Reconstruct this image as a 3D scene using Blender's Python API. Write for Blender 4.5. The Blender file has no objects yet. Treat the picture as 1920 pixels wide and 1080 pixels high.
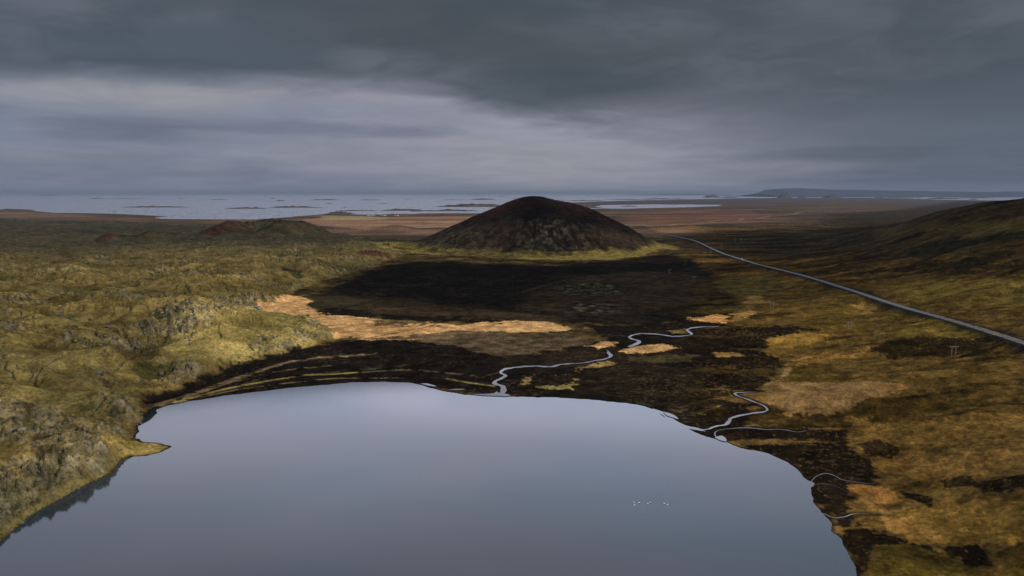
import bpy, math, random
import numpy as np
from math import radians as R
random.seed(7); rng = np.random.default_rng(11)
SC = bpy.context.scene
COL = SC.collection
# ------------------------------------------------------------------ camera
H = 120.0; PITCH = R(7.917); FPX = 1280.0
cam = bpy.data.cameras.new('camera'); cam.sensor_width = 36; cam.lens = 36*FPX/1920
cam.clip_start = 1; cam.clip_end = 400000
co = bpy.data.objects.new('camera', cam); COL.objects.link(co)
co.location = (0, 0, H); co.rotation_euler = (R(90)-PITCH, 0, 0); SC.camera = co
SC.view_settings.view_transform = 'Standard'; SC.view_settings.look = 'None'
SC.view_settings.exposure = 0.0; SC.view_settings.gamma = 1
SC.cycles.use_denoising = True
SC.cycles.max_bounces = 5; SC.cycles.diffuse_bounces = 1; SC.cycles.glossy_bounces = 2; SC.cycles.volume_bounces = 0
SC.cycles.transmission_bounces = 2; SC.cycles.transparent_max_bounces = 4
# ------------------------------------------------------------------ sun
SUN_EL = R(27); SUN_AZ = R(118)        # azimuth clockwise from +Y (the view): from the right and a little behind
sl = bpy.data.lights.new('sun', 'SUN'); sl.energy = 3.0; sl.angle = R(1.5); sl.color = (1, .88, .72)
so = bpy.data.objects.new('sun', sl); COL.objects.link(so)
so.rotation_euler = (R(90)-SUN_EL, 0, math.pi-SUN_AZ); so.location = (0, 0, 400)
# ------------------------------------------------------------------ node helper
class N:
    def __init__(s, nt): s.nt = nt; s.nt.nodes.clear()
    def n(s, typ, **kw):
        x = s.nt.nodes.new(typ)
        for k, v in kw.items(): setattr(x, k, v)
        return x
    def put(s, sock, v):
        if isinstance(v, bpy.types.NodeSocket): s.nt.links.new(v, sock)
        elif v is not None:
            if isinstance(v, (tuple, list)) and len(v) == 3 and sock.type == 'RGBA': v = (*v, 1)
            sock.default_value = v
    def m(s, op, a, b=None, c=None):
        x = s.n('ShaderNodeMath', operation=op)
        s.put(x.inputs[0], a)
        if b is not None: s.put(x.inputs[1], b)
        if c is not None: s.put(x.inputs[2], c)
        return x.outputs[0]
    def ss(s, v, a, b, c=0.0, d=1.0):
        x = s.n('ShaderNodeMapRange', interpolation_type='SMOOTHSTEP'); x.clamp = True
        s.put(x.inputs[0], v); s.put(x.inputs[1], a); s.put(x.inputs[2], b); s.put(x.inputs[3], c); s.put(x.inputs[4], d)
        return x.outputs[0]
    def mix(s, f, a, b, mode='MIX'):
        x = s.n('ShaderNodeMix', data_type='RGBA', blend_type=mode)
        s.put(x.inputs[0], f); s.put(x.inputs[6], a); s.put(x.inputs[7], b)
        return x.outputs[2]
    def noise(s, vec, scale, detail=4, rough=.55, dim='3D', dist=0.0):
        x = s.n('ShaderNodeTexNoise', noise_dimensions=dim)
        s.put(x.inputs['Vector'], vec); s.put(x.inputs['Scale'], scale); s.put(x.inputs['Detail'], detail)
        s.put(x.inputs['Roughness'], rough); s.put(x.inputs['Distortion'], dist)
        return x.outputs[0]
    def curve(s, v, x0, x1, pts):
        t = s.m('DIVIDE', s.m('SUBTRACT', v, x0), x1-x0)
        c = s.n('ShaderNodeFloatCurve'); cv = c.mapping.curves[0]
        P = [((a-x0)/(x1-x0), b) for a, b in pts]
        cv.points[0].location = P[0]; cv.points[1].location = P[-1]
        for p in P[1:-1]: cv.points.new(*p)
        c.mapping.update(); s.put(c.inputs[1], t)
        return c.outputs[0]
def lin(r, g, b): return tuple(((c/255)/12.92 if c/255 <= .04045 else ((c/255+.055)/1.055)**2.4) for c in (r, g, b))
# ------------------------------------------------------------------ sky
W = bpy.data.worlds.new('World'); SC.world = W; W.use_nodes = True
k = N(W.node_tree)
tc = k.n('ShaderNodeTexCoord').outputs['Generated']
sx = k.n('ShaderNodeSeparateXYZ'); k.put(sx.inputs[0], tc); X, Y, Z = sx.outputs
el = k.m('MULTIPLY', k.m('ARCSINE', Z), 180/math.pi)
az = k.m('MULTIPLY', k.m('ARCTAN2', X, Y), 180/math.pi)
zz = k.m('ADD', k.m('MAXIMUM', Z, 0.0), .10)
cp = k.n('ShaderNodeCombineXYZ'); k.put(cp.inputs[0], k.m('DIVIDE', X, zz)); k.put(cp.inputs[1], k.m('DIVIDE', Y, zz)); cp.inputs[2].default_value = 3.7
cpv = cp.outputs[0]
n1 = k.noise(cpv, .55, 5, .5, dist=.4); n2 = k.noise(cpv, 1.7, 5, .55, dist=.6)
st = k.n('ShaderNodeCombineXYZ'); k.put(st.inputs[0], k.m('MULTIPLY', az, .06)); k.put(st.inputs[1], k.m('MULTIPLY', el, .42)); st.inputs[2].default_value = 9.1
n3 = k.noise(st.outputs[0], 1.0, 5, .55, dist=.5); n4 = k.noise(st.outputs[0], 2.6, 4, .55, dist=.3)
# lower, lighter layer: colour by azimuth, banded by noise
cL = k.mix(k.ss(az, -40, 0), lin(114, 122, 141), lin(140, 142, 156)); cL = k.mix(k.ss(az, 6, 34), cL, lin(88, 98, 114))
bright = k.m('ADD', .70, k.m('MULTIPLY', n3, .50)); bright = k.m('ADD', bright, k.m('MULTIPLY', n4, .28))
cb = k.n('ShaderNodeCombineColor')
for q in range(3): k.put(cb.inputs[q], bright)
low = k.mix(1.0, cL, cb.outputs[0], 'MULTIPLY')
def blob(a0, e0, sa, se, amt):
    da = k.m('DIVIDE', k.m('SUBTRACT', az, a0), sa); de = k.m('DIVIDE', k.m('SUBTRACT', el, e0), se)
    d = k.m('ADD', k.m('MULTIPLY', da, da), k.m('MULTIPLY', de, de))
    d = k.m('ADD', d, k.m('MULTIPLY', k.m('SUBTRACT', n4, .5), 3.0))
    return k.ss(d, 2.6, -.5, 0, amt)
low = k.mix(blob(-29, 6.9, 8, 1.0, .85), low, lin(156, 155, 161))
low = k.mix(blob(-15.5, 7.8, 6, .8, .65), low, lin(146, 145, 154))
low = k.mix(blob(-36, 2.6, 7, .55, .55), low, lin(136, 138, 149))
low = k.mix(blob(-22, 2.2, 5, .5, .4), low, lin(126, 130, 146))
low = k.mix(blob(2, 2.3, 9, 2.2, .7), low, lin(150, 150, 160))
low = k.mix(blob(20, 2.1, 6, .5, .6), low, lin(134, 138, 150))
low = k.mix(blob(-14, 5.0, 8, .5, .6), low, lin(96, 105, 126))
low = k.mix(blob(-29, 4.5, 5, .7, .6), low, lin(95, 102, 120))
low = k.mix(blob(-29, 1.6, 8, .8, .4), low, lin(95, 104, 124))
low = k.mix(blob(25, 2.9, 6, .5, .5), low, lin(82, 88, 105))
low = k.mix(blob(32, .85, 10, .22, .8), low, lin(84, 97, 122))
low = k.mix(blob(-14, .7, 9, .8, .4), low, lin(100, 114, 140))
low = k.mix(k.ss(el, 1.2, 0.0, 0, .35), low, lin(122, 130, 148))
bil_ = k.mix(k.ss(n2, .35, .68), (.86, .88, .92), (1.14, 1.12, 1.08)); low = k.mix(.45, low, bil_, 'MULTIPLY')
# upper dark deck
cD = k.mix(k.ss(az, -34, -4), lin(82, 90, 101), lin(76, 81, 87)); cD = k.mix(k.ss(az, 4, 33), cD, lin(82, 89, 99))
cD = k.mix(k.m('MULTIPLY', k.ss(n1, .42, .60), .75), cD, lin(101, 106, 115))
cD = k.mix(blob(-8, 13.0, 22, 1.6, .0), cD, lin(98, 102, 112))
cD = k.mix(blob(4.5, 7.6, 9, 2.0, .6), cD, lin(62, 74, 84))
cD = k.mix(blob(2, 14.6, 7, 1.8, .6), cD, lin(66, 76, 83))
cD = k.mix(blob(-26, 10.0, 9, 1.6, .5), cD, lin(74, 86, 97))
cD = k.mix(k.m('MULTIPLY', k.ss(n2, .40, .62), .55), cD, lin(66, 73, 81))
edge = k.curve(az, -60, 60, [(-60, .37), (-36, .375), (-23, .415), (-12, .43), (-7, .41), (-2, .345), (4, .30), (12, .30), (24, .26), (37, .26), (60, .26)])
edge = k.m('MULTIPLY', edge, 20.0)
ew = k.m('ADD', edge, k.m('MULTIPLY', k.m('SUBTRACT', n2, .5), 2.6))
wd = k.ss(az, -4, 22, 1.15, 4.2)
md = k.ss(k.m('SUBTRACT', el, ew), k.m('MULTIPLY', wd, -1), wd)
sky = k.mix(md, low, cD)
# unseen bright sky patch ahead, added for the lake to reflect, with slow variation
sp_ = k.n('ShaderNodeCombineXYZ'); k.put(sp_.inputs[0], k.m('MULTIPLY', az, .022)); k.put(sp_.inputs[1], k.m('MULTIPLY', el, .13)); sp_.inputs[2].default_value = 2.2
n5 = k.noise(sp_.outputs[0], 1.0, 4, .5, dist=.5); n6 = k.noise(sp_.outputs[0], 1.7, 3, .5, dist=.3)
ov = k.mix(k.ss(n5, .38, .62), (1.38, 1.68, 2.22), (2.02, 2.08, 2.58))
ov = k.mix(k.ss(n6, .4, .65, 0, .55), ov, (1.95, 1.82, 2.24))
dk = k.m('MULTIPLY', k.ss(k.m('ABSOLUTE', k.m('SUBTRACT', az, 1)), 8, 46, 1.12, .62), k.ss(el, 15, 34, 1.08, .68))
dkc = k.n('ShaderNodeCombineColor')
for q in range(3): k.put(dkc.inputs[q], dk)
ov = k.mix(1.0, ov, dkc.outputs[0], 'MULTIPLY')
ft = k.m('MULTIPLY', k.ss(el, 30, 52, 1, 0), k.ss(k.m('ABSOLUTE', az), 48, 80, 1, 0))
ov = k.mix(ft, k.mix(k.ss(n2, .35, .65), (.36, .41, .49), (.55, .58, .64)), ov)
sky = k.mix(k.ss(el, 14.9, 16.6), sky, ov)
nish = k.n('ShaderNodeTexSky', sky_type='NISHITA'); nish.sun_disc = False
nish.sun_elevation = SUN_EL; nish.sun_rotation = SUN_AZ
nb = k.n('ShaderNodeBackground'); k.put(nb.inputs[0], nish.outputs[0]); nb.inputs[1].default_value = .05
cbk = k.n('ShaderNodeBackground'); k.put(cbk.inputs[0], sky); cbk.inputs[1].default_value = 1.0
mx = k.n('ShaderNodeMixShader'); mx.inputs[0].default_value = .93
k.put(mx.inputs[1], nb.outputs[0]); k.put(mx.inputs[2], cbk.outputs[0])
wo = k.n('ShaderNodeOutputWorld'); k.put(wo.inputs[0], mx.outputs[0])
W.cycles.sampling_method = 'MANUAL'; W.cycles.sample_map_resolution = 512
# ------------------------------------------------------------------ numpy tools
F = np.float32
PERM = np.concatenate([rng.permutation(256)]*2).astype(np.int32)
GA = rng.random(256)*2*np.pi; GX = np.cos(GA).astype(F); GY = np.sin(GA).astype(F)
def perlin(x, y, seed=0):
    x = x + F(seed*17.31+.37); y = y + F(seed*9.73+.61)
    fx = np.floor(x); fy = np.floor(y); ix = fx.astype(np.int32) & 255; iy = fy.astype(np.int32) & 255
    x = (x-fx).astype(F); y = (y-fy).astype(F)
    u = x*x*x*(x*(x*6-15)+10); v = y*y*y*(y*(y*6-15)+10)
    def g(i, j, dx, dy):
        h = PERM[PERM[i & 255]+(j & 255)]; return GX[h]*dx+GY[h]*dy
    a = g(ix, iy, x, y); b = g(ix+1, iy, x-1, y); c = g(ix, iy+1, x, y-1); d = g(ix+1, iy+1, x-1, y-1)
    return (a+u*(b-a)+v*((c+u*(d-c))-(a+u*(b-a))))*F(1.5)
def fbm(x, y, scale, octv=4, seed=0, gain=.5, sx=1.0, sy=1.0):
    x = (x/(scale*sx)).astype(F); y = (y/(scale*sy)).astype(F); s = 0; a = 1.0; t = 0
    for o in range(octv):
        s = s + a*perlin(x, y, seed+o); t += a; a *= gain; x = x*2.03; y = y*2.03
    return s/F(t)*F(1.6)
def ridge(x, y, scale, octv=3, seed=0, gain=.55):
    x = (x/scale).astype(F); y = (y/scale).astype(F); s = 0; a = 1.0; t = 0
    for o in range(octv):
        s = s + a*(1-2*np.abs(perlin(x, y, seed+o))); t += a; a *= gain; x = x*2.07; y = y*2.07
    return s/F(t)
def sm(v, a, b):
    t = np.clip((v-a)/(b-a), 0, 1); return (t*t*(3-2*t)).astype(F)
ST, CT = math.sin(PITCH), math.cos(PITCH)
def ray(u, v):
    a = (u-960)/FPX; b = (540-v)/FPX
    return a, CT+b*ST, -ST+b*CT
def px(u, v, z=0.0):
    dx, dy, dz = ray(u, v); t = (z-H)/dz
    return dx*t, dy*t
def sdf(poly, x, y, far=1e9, closed=True):
    """signed distance (positive inside) of points to a polygon of world points"""
    P = np.asarray(poly, dtype=np.float64)
    out = np.full(x.shape, -far, F)
    lo = P.min(0)-far; hi = P.max(0)+far
    sel = (x > lo[0]) & (x < hi[0]) & (y > lo[1]) & (y < hi[1])
    if not sel.any(): return out
    xs = x[sel].astype(F); ys = y[sel].astype(F)
    d2 = np.full(xs.shape, 1e18, F); ins = np.zeros(xs.shape, bool)
    n = len(P)
    for i in range(n if closed else n-1):
        ax, ay = P[i]; bx, by = P[(i+1) % n]
        ex, ey = bx-ax, by-ay; L = ex*ex+ey*ey+1e-9
        wx = xs-F(ax); wy = ys-F(ay)
        t = np.clip((wx*F(ex)+wy*F(ey))/F(L), 0, 1)
        qx = wx-t*F(ex); qy = wy-t*F(ey)
        np.minimum(d2, qx*qx+qy*qy, out=d2)
        if closed:
            c = ((ay <= ys) != (by <= ys))
            if ey != 0: ins ^= c & (wx < wy*F(ex/ey))
    d = np.sqrt(d2)
    out[sel] = np.where(ins, d, -d) if closed else -d
    return np.maximum(out, -F(far))
# ------------------------------------------------------------------ survey points (photo points with the height of the land there)
CP = []
def c(u, v, z):
    x, y = px(u, v, z); CP.append((math.atan2(x, y), math.log(math.hypot(x, y)), z))
for p in [(900,700,1.2),(700,690,1.5),(1100,700,1.2),(1300,700,2),(1450,790,2),(600,640,2),(900,620,2),(1100,610,2),(1300,620,3),(700,540,3.5),(1000,540,3),(1200,520,3),
          (1380,560,8),(1300,480,4),(350,680,2),(150,720,4),(100,850,3),(0,950,2),(-150,900,6),(300,600,4),(100,560,6),(300,500,2),(0,600,6),(500,500,3),(650,480,0),(-300,600,10),
          (1000,500,2),(800,480,1),(1230,480,1),(1230,452,-3),(1440,505,9),(1540,535,13),(1640,567,16),(1760,599,20),(1920,650,24),(2060,700,25),(2200,745,27),
          (1920,560,34),(1920,500,50),(1920,440,72),(1920,402,88),(1920,380,103),
          (1500,418,-8),(1500,450,8),(1500,490,17),(1700,480,34),(1700,440,44),(1700,540,25),(1600,460,16),(1700,700,10),(1900,750,20),(1900,900,16),(1750,1000,7),(1900,1060,12),
          (1600,760,6),(1550,640,9),(1700,630,15),(1460,660,4),(1440,720,3),(1650,900,5),(1620,1040,4),(2200,1000,22),(2200,700,33),(1400,620,5),(1400,440,0),(1350,420,-12)]: c(*p)
def cw(azd, r, z): CP.append((R(azd), math.log(r), z))
for a in (-50, -38, -25, -12, 0, 12, 25): cw(a, 1600 if a > 20 else 1800, -4 if a < 0 else -5); cw(a, 3200, -32); cw(a, 5500, -56)
cw(37, 1300, 119); cw(33.3, 1350, 99); cw(30.6, 1500, 78); cw(28.6, 1600, 44); cw(27, 1500, 22); cw(25, 1300, 18); cw(27, 2500, 4); cw(24, 2200, -6); cw(24, 3200, -30); cw(30.5, 2400, 40); cw(41, 1250, 122); cw(46, 1150, 124); cw(46, 700, 62)
for a in (33, 38, 45): cw(a, 3300, 10); cw(a, 6000, -50)
for a in (-120, -90, 90, 120, 170, -170): cw(a, 200, 5); cw(a, 1500, 40)
for a in (-60, -30, 0, 30, 60): cw(a, 60, 0)
CP = np.array(CP)
def kern(a, b, a2, b2): return np.sqrt(((a-a2)*1.6)**2+(b-b2)**2+.003)
A = kern(CP[:,0][:,None], CP[:,1][:,None], CP[:,0][None], CP[:,1][None]); n_ = len(CP)
A = np.block([[A+np.eye(n_)*-.01, np.ones((n_,1))], [np.ones((1,n_)), np.zeros((1,1))]])
WT = np.linalg.solve(A, np.append(CP[:,2], 0))
MA = np.linspace(-math.pi, math.pi, 361); ML = np.linspace(math.log(20), math.log(9000), 300)
gA, gL = np.meshgrid(MA, ML, indexing='ij'); MZ = np.full(gA.shape, WT[-1])
for i in range(n_): MZ += WT[i]*kern(gA, gL, CP[i,0], CP[i,1])
MZ = np.clip(MZ, -58, 135)
def bil(G, a, l):
    fa = np.clip((a-MA[0])/(MA[1]-MA[0]), 0, len(MA)-1.001); fl = np.clip((l-ML[0])/(ML[1]-ML[0]), 0, len(ML)-1.001)
    ia = fa.astype(int); il = fl.astype(int); da = fa-ia; dl = fl-il
    return (G[ia,il]*(1-da)*(1-dl)+G[ia+1,il]*da*(1-dl)+G[ia,il+1]*(1-da)*dl+G[ia+1,il+1]*da*dl)
def macro(x, y): return bil(MZ, np.arctan2(x, y), np.log(np.hypot(x, y)+1e-6))
def hit(u, v):
    """where the sight line through a survey point meets the macro terrain"""
    dx, dy, dz = ray(u, v); t = np.geomspace(60, 9000, 1500)
    z = H+dz*t; g = macro(dx*t, dy*t)
    w = np.nonzero(z < g)[0]
    if len(w) == 0:
        return px(u, max(v, 372), -58)
    i = w[0]; a0 = t[i-1]; b0 = t[i]; d0 = z[i-1]-g[i-1]; d1 = z[i]-g[i]
    q = a0+(b0-a0)*d0/(d0-d1+1e-9)
    return dx*q, dy*q
def P(pts): return [hit(u, v) for u, v in pts]
# ------------------------------------------------------------------ outlines
LAKE_PX = [(0,1015),(45,975),(82,952),(117,932),(155,912),(190,895),(212,885),(225,867),(237,859),(272,856),(300,850),(325,837),(322,834),(297,831),(267,827),(252,822),(259,810),(252,800),
 (265,790),(281,776),(277,770),(300,764),(350,754),(425,742),(480,736),(555,727),(655,718),(717,716),(767,718),(800,726),(830,734),(872,740),(917,742),(960,744),(1035,746),(1110,750),(1172,756),
 (1210,762),(1232,770),(1252,785),(1275,797),(1302,810),(1335,822),(1370,831),(1390,840),(1440,850),(1472,865),(1495,882),(1507,897),(1522,906),(1521,930),(1532,951),(1547,965),(1559,982),(1562,997),(1580,1017),(1592,1040),(1601,1062),(1602,1080)]
LAKE = [px(u, v, 0) for u, v in LAKE_PX] + [(118,120),(140,40),(120,-90),(20,-160),(-120,-140),(-210,-20),(-215,90),(-190,150)]
LAVA = P([(0,1017),(45,977),(117,934),(190,897),(225,868),(237,861),(252,822),(252,800),(272,780),(262,762),(268,742),(325,730),(387,710),(425,688),(475,676),(572,656),(632,634),(628,622),(600,614),(560,603),(500,598),
 (468,592),(462,585),(480,581),(548,563),(556,546),(600,530),(640,520),(700,502),(722,492),(765,478),(785,462),(760,452),(690,444),(620,436),(500,428),(300,420),(0,412),(-300,412)]) + [(-2600,1500),(-1200,500),(-600,150),(-260,60),(-215,90),(-190,150)]
ROAD = P([(1120,432),(1160,436),(1200,439),(1240,442),(1285,449),(1310,456),(1335,468),(1372,483),(1410,495),(1440,504),(1515,525),(1600,552),(1690,581),(1760,601),(1840,626),(1920,653),(2060,699)])
_e = np.array(ROAD[-1])-np.array(ROAD[-2]); _e /= np.hypot(*_e); ROAD += [tuple(np.array(ROAD[-1])+_e*q+np.array((.10, -.02))*q*q/60) for q in (60, 130, 220, 320, 430)]
STREAMS = [([(930,742),(942,733),(945,725),(940,720),(924,717),(935,711),(947,706),(950,702),(938,699),(945,693),(960,690),(997,687),(1035,689),(1047,685),(1092,682),(1120,677),(1144,670),(1142,662),(1136,656)], 2.7, 'centre'),
 ([(1180,652),(1195,645),(1199,640),(1186,637),(1179,634),(1183,630),(1200,627),(1225,627),(1247,630),(1267,632),(1290,630),(1296,626),(1290,621),(1297,616),(1317,614),(1350,613)], 3.0, ''),
 ([(1226,767),(1247,774),(1260,786),(1282,797),(1302,801),(1325,804),(1335,798),(1365,791),(1371,781),(1390,776),(1422,772),(1437,769),(1432,761),(1410,752),(1392,745),(1377,739),(1390,736),(1427,735)], 1.5, ''),
 ([(1360,827),(1352,818),(1342,816),(1340,809),(1350,804),(1372,801),(1402,799),(1435,802),(1465,801),(1497,805),(1512,802)], .6, ''),
 ([(1500,890),(1520,900),(1526,887),(1547,876),(1565,879),(1578,886),(1602,889),(1640,891)], .38, ''),
 ([(1526,899),(1545,896),(1570,900),(1602,915)], .22, ''),
 ([(1526,950),(1547,952),(1565,958),(1585,955),(1602,949),(1647,946)], .55, '')]
def smooth_line(pts, step):
    """Catmull-Rom through world points, resampled"""
    p = np.array(pts); p = np.vstack([2*p[0]-p[1], p, 2*p[-1]-p[-2]]); out = []
    for i in range(1, len(p)-2):
        L = np.hypot(*(p[i+1]-p[i])); n = max(2, int(L/step))
        for t in np.arange(n)/n:
            out.append(.5*((2*p[i])+(-p[i-1]+p[i+1])*t+(2*p[i-1]-5*p[i]+4*p[i+1]-p[i+2])*t*t+(-p[i-1]+3*p[i]-3*p[i+1]+p[i+2])*t**3))
    out.append(p[-2]); return np.array(out)
SLINES = [(smooth_line(P(p), 2.5), w) for p, w, _ in STREAMS]
RLINE = smooth_line(ROAD, 12)
COAST = [(u, v) for u, v in [(-400,396),(0,393),(12,391),(30,392),(60,393.5),(78,397),(110,399),(180,400),(240,402),(290,404),(320,405.5),(292,408),(300,410),(345,411),(400,411.5),(480,411.5),(545,407),(552,405.5),(575,404),(600,402),(622,401),(640,401.5),(680,402.5),(715,402.3),(735,401),(770,401.6),(785,400.2),(840,400),(900,400),(960,399),(1060,395),(1120,391),(1170,391.5),(1230,390),(1290,388.5),(1345,386.5),(1352,384),(1290,383.5),(1220,383.3),(1130,384.5),(1118,386.5),(1085,386),(1040,384),(1080,379.5),(1150,377),(1230,375),(1330,373),(1400,371.5),(1480,371),(1600,370.5),(1700,372),(1760,374.5),(1850,376),(2300,376)]]
COASTW = [px(u, v, -60) for u, v in COAST] + [(20000,2000),(20000,-20000),(-20000,-20000),(-20000,3000)]
# ------------------------------------------------------------------ terrain grid (polar round the point below the camera)
fine = np.linspace(R(-46), R(46), 1480)
side = np.concatenate([np.linspace(R(46), R(75), 60)[1:], np.linspace(R(75), R(180), 50)[1:]])
AZ = np.concatenate([-side[::-1], fine, side])
def steps(a, b, s): n = int(math.log(b/a)/s)+1; return np.geomspace(a, b, n, endpoint=False)
RR = np.concatenate([steps(12, 150, .05), steps(150, 215, .004), steps(215, 820, .0026), steps(820, 2600, .004), steps(2600, 9500, .008), steps(9500, 40000, .012), [40000, 60000, 100000]])
nA, nR = len(AZ), len(RR)
a2, r2 = np.meshgrid(AZ.astype(F), RR.astype(F), indexing='ij')
XX = (np.sin(a2)*r2).astype(F); YY = (np.cos(a2)*r2).astype(F)
near = r2 < 9000
Hm = np.full(XX.shape, -58, F); Hm[near] = bil(MZ, a2[near], np.log(r2[near])).astype(F)
sdL = -sdf(LAKE, XX, YY, 400)                  # + on land
sdL = np.where(sdL > 399, F(400), sdL)
sdV = sdf(LAVA, XX, YY, 120)
lava = sm(sdV, -1, 5)
# micro-irregular edges
wob = fbm(XX, YY, 26, 4, 3)*5+fbm(XX, YY, 6, 2, 8)*1.5
sdVw = sdV+wob*np.clip(r2/500, .4, 1.5)
nearf = 1-sm(r2, 1300, 2600)
farf = sm(r2, 700, 1600)
mw = 14+np.clip(fbm(XX, YY, 85, 3, 17)*34+10, 0, 46)+22*farf
thick = 10*np.clip(sdVw/mw, 0, 1)**.8+6*sm(sdVw, 16, 110)
thick *= (1-.75*farf)
wx_ = XX+fbm(XX, YY, 110, 2, 25)*38; wy_ = YY+fbm(XX, YY, 110, 2, 27)*38
hum = fbm(XX, YY, 120, 4, 21)*10+ridge(wx_, wy_*1.4, 78, 2, 31)*6.5*(1-.4*farf)
cr = ridge(wx_, wy_*1.2, 19, 3, 41, .6)
blk = fbm(XX, YY, 4.2, 3, 51, .6)
rough = sm(fbm(XX, YY, 70, 3, 61)+.45*(1-sm(sdVw, 4, 40)), -.05, .6)      # blocky places
det = cr*(.7+2.7*rough)+blk*(.3+2.3*rough)
def cracks(sc, sd, wdt): return 1-sm(np.abs(perlin((wx_/F(sc)).astype(F), (wy_/F(sc*.7)).astype(F), sd)), 0, wdt)
det = det+ridge(wx_, wy_, 8.5, 2, 45, .6)*(.35+1.6*rough)+perlin((XX/F(3.1)).astype(F), (YY/F(3.1)).astype(F), 46)*.6*rough
ck = np.maximum(cracks(48, 77, .05), cracks(24, 79, .07)*sm(fbm(XX, YY, 60, 2, 63), -.2, .3))
ck = np.maximum(ck, cracks(13, 83, .10)*sm(fbm(XX, YY, 45, 2, 65)+rough*.3, .05, .4))
det = det-ck*2.2
lavaZ = thick+(hum*sm(sdVw, 3, 70)+det*nearf)*sm(sdVw, 0, 12)
LZ = lavaZ.copy()
z = Hm.copy()
sdL = sdL+(fbm(XX, YY, 9, 3, 14)*.9+fbm(XX, YY, 60, 2, 15)*.8)*(np.abs(sdL) < 60)
shore = sm(sdL, 0, 90)
flat = z*shore+np.clip(sdL, 0, 60)*.012
z = np.where(sdL > 0, flat, np.maximum(sdL*.06, -4))
land = (sdL > 0)
right = sm(a2, R(14), R(27))*sm(sdL, 6, 80)*(1-sm(r2, 2500, 5000))
und = fbm(XX, YY, 120, 4, 71, .5, 1.6, .7)*9+ridge(XX, YY, 46, 3, 76)*1.6
z += und*right*np.clip(r2/900, .22, 1.0)*(1-.85*sm(r2, 900, 1500))
z += right*fbm(XX, YY, 7, 3, 79)*.45*(1-sm(r2, 500, 1500))
heath = (1-lava)*sm(sdL, 5, 60)
z += heath*(fbm(XX, YY, 60, 4, 81)*1.1+fbm(XX, YY, 9, 3, 86)*.42)*(1-sm(r2, 1500, 5000))+heath*fbm(XX, YY, 2.8, 2, 88)*.16*(r2 < 900)
z += (1-nearf)*fbm(XX, YY, 420, 5, 91)*9*(1-sm(r2, 4200, 5600))*(r2 < 9000)
z += lavaZ*land*sm(sdL, 0, 3.5)
# hollows in the lava
def bump(u, v, wpx, ratio, dz, soft=0.0):
    x0, y0 = hit(u, v); r0 = math.hypot(x0, y0); s = wpx/FPX*r0
    d = ((XX-x0)**2+((YY-y0)/ratio)**2)/(s*s)
    return dz*np.exp(-d*2)
for b in [(185,513,32,1.3,-9),(85,527,55,1.1,-7),(548,524,30,1.4,-11),(285,712,48,1.0,-9),(700,486,40,1.3,8),(610,500,40,1.6,7),(215,775,50,1,4),(330,640,60,1,4),(30,470,90,1.5,4),
          (735,432,62,1.2,20),(140,440,40,1.5,8)]:
    z += bump(*b)
# ------------------------------------------------------------------ cinder cone and the two breached craters
CX, CY, CR_ = 54.0, 1610.0, 288.0
dx = XX-CX; dy = YY-CY; th = np.arctan2(dx, -dy)          # 0 faces the camera
rho = np.hypot(dx, dy)/CR_
rho = rho*(1+.022*fbm(dx, dy, 130, 3, 101))
pL = np.interp(rho, [0,.05,.114,.224,.38,.605,.83,.95,1.03,1.12], [1,.995,.97,.874,.695,.45,.215,.085,.02,0])
pR = np.interp(rho, [0,.064,.174,.28,.39,.50,.61,.715,.825,.93,1.02,1.12], [1,.99,.916,.874,.80,.695,.56,.43,.275,.12,.03,0])
sd_ = .5+.5*np.sin(th); prof = (pL*(1-sd_)+pR*sd_).astype(F)
gul = ridge(th*3.4+3, rho*1.1, .32, 3, 111)
scar = np.exp(-((th-.12)/.55)**2)*sm(rho, .16, .45)*(1-sm(rho, .9, 1.02))
z += prof*115+scar*(-10+gul*3.2+ridge(dx, dy, 30, 3, 117)*5.5)+fbm(dx, dy, 9, 3, 119)*.5*sm(1.1-rho, 0, .3)+gul*1.3*sm(rho, .25, .6)*(1-sm(rho, .9, 1.1))
coneM = 1-sm(rho, .97, 1.04)
def crater(u, v, rw, hgt, breach, seed, squash=1.0, rim=.55):
    x0, y0 = hit(u, v); s = rw; ddx = XX-x0; ddy = (YY-y0)/squash
    q = np.hypot(ddx, ddy)/s; t = np.arctan2(ddx, -ddy)
    q = q*(1+.12*fbm(ddx, ddy, s*.8, 3, seed))
    h = np.interp(q, [0,.2,rim*.8,rim,rim*1.12,1.0,1.15], [.15,.22,.8,1,.95,.1,0]).astype(F)
    cut = np.exp(-((np.angle(np.exp(1j*(t-breach))))/.95)**4)
    h = h*(1+.10*ridge(t*5, q*2, 1.0, 3, seed+7)*sm(q, .15, .4))
    h = h*(1-.93*cut*(1-sm(q, .9, 1.2)))*(1+.10*fbm(ddx, ddy, s*.35, 3, seed+4))
    return h*hgt, q, t
hc1, q1, t1 = crater(490, 447, 200, 42, -.5, 131, 1.0, .54)
hc2, q2, t2 = crater(250, 460, 92, 19, -.1, 141, 1.0)
hc3, q3, t3 = crater(318, 448, 52, 17, 2.8, 151, .8)
z += hc1+hc2+hc3
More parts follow.
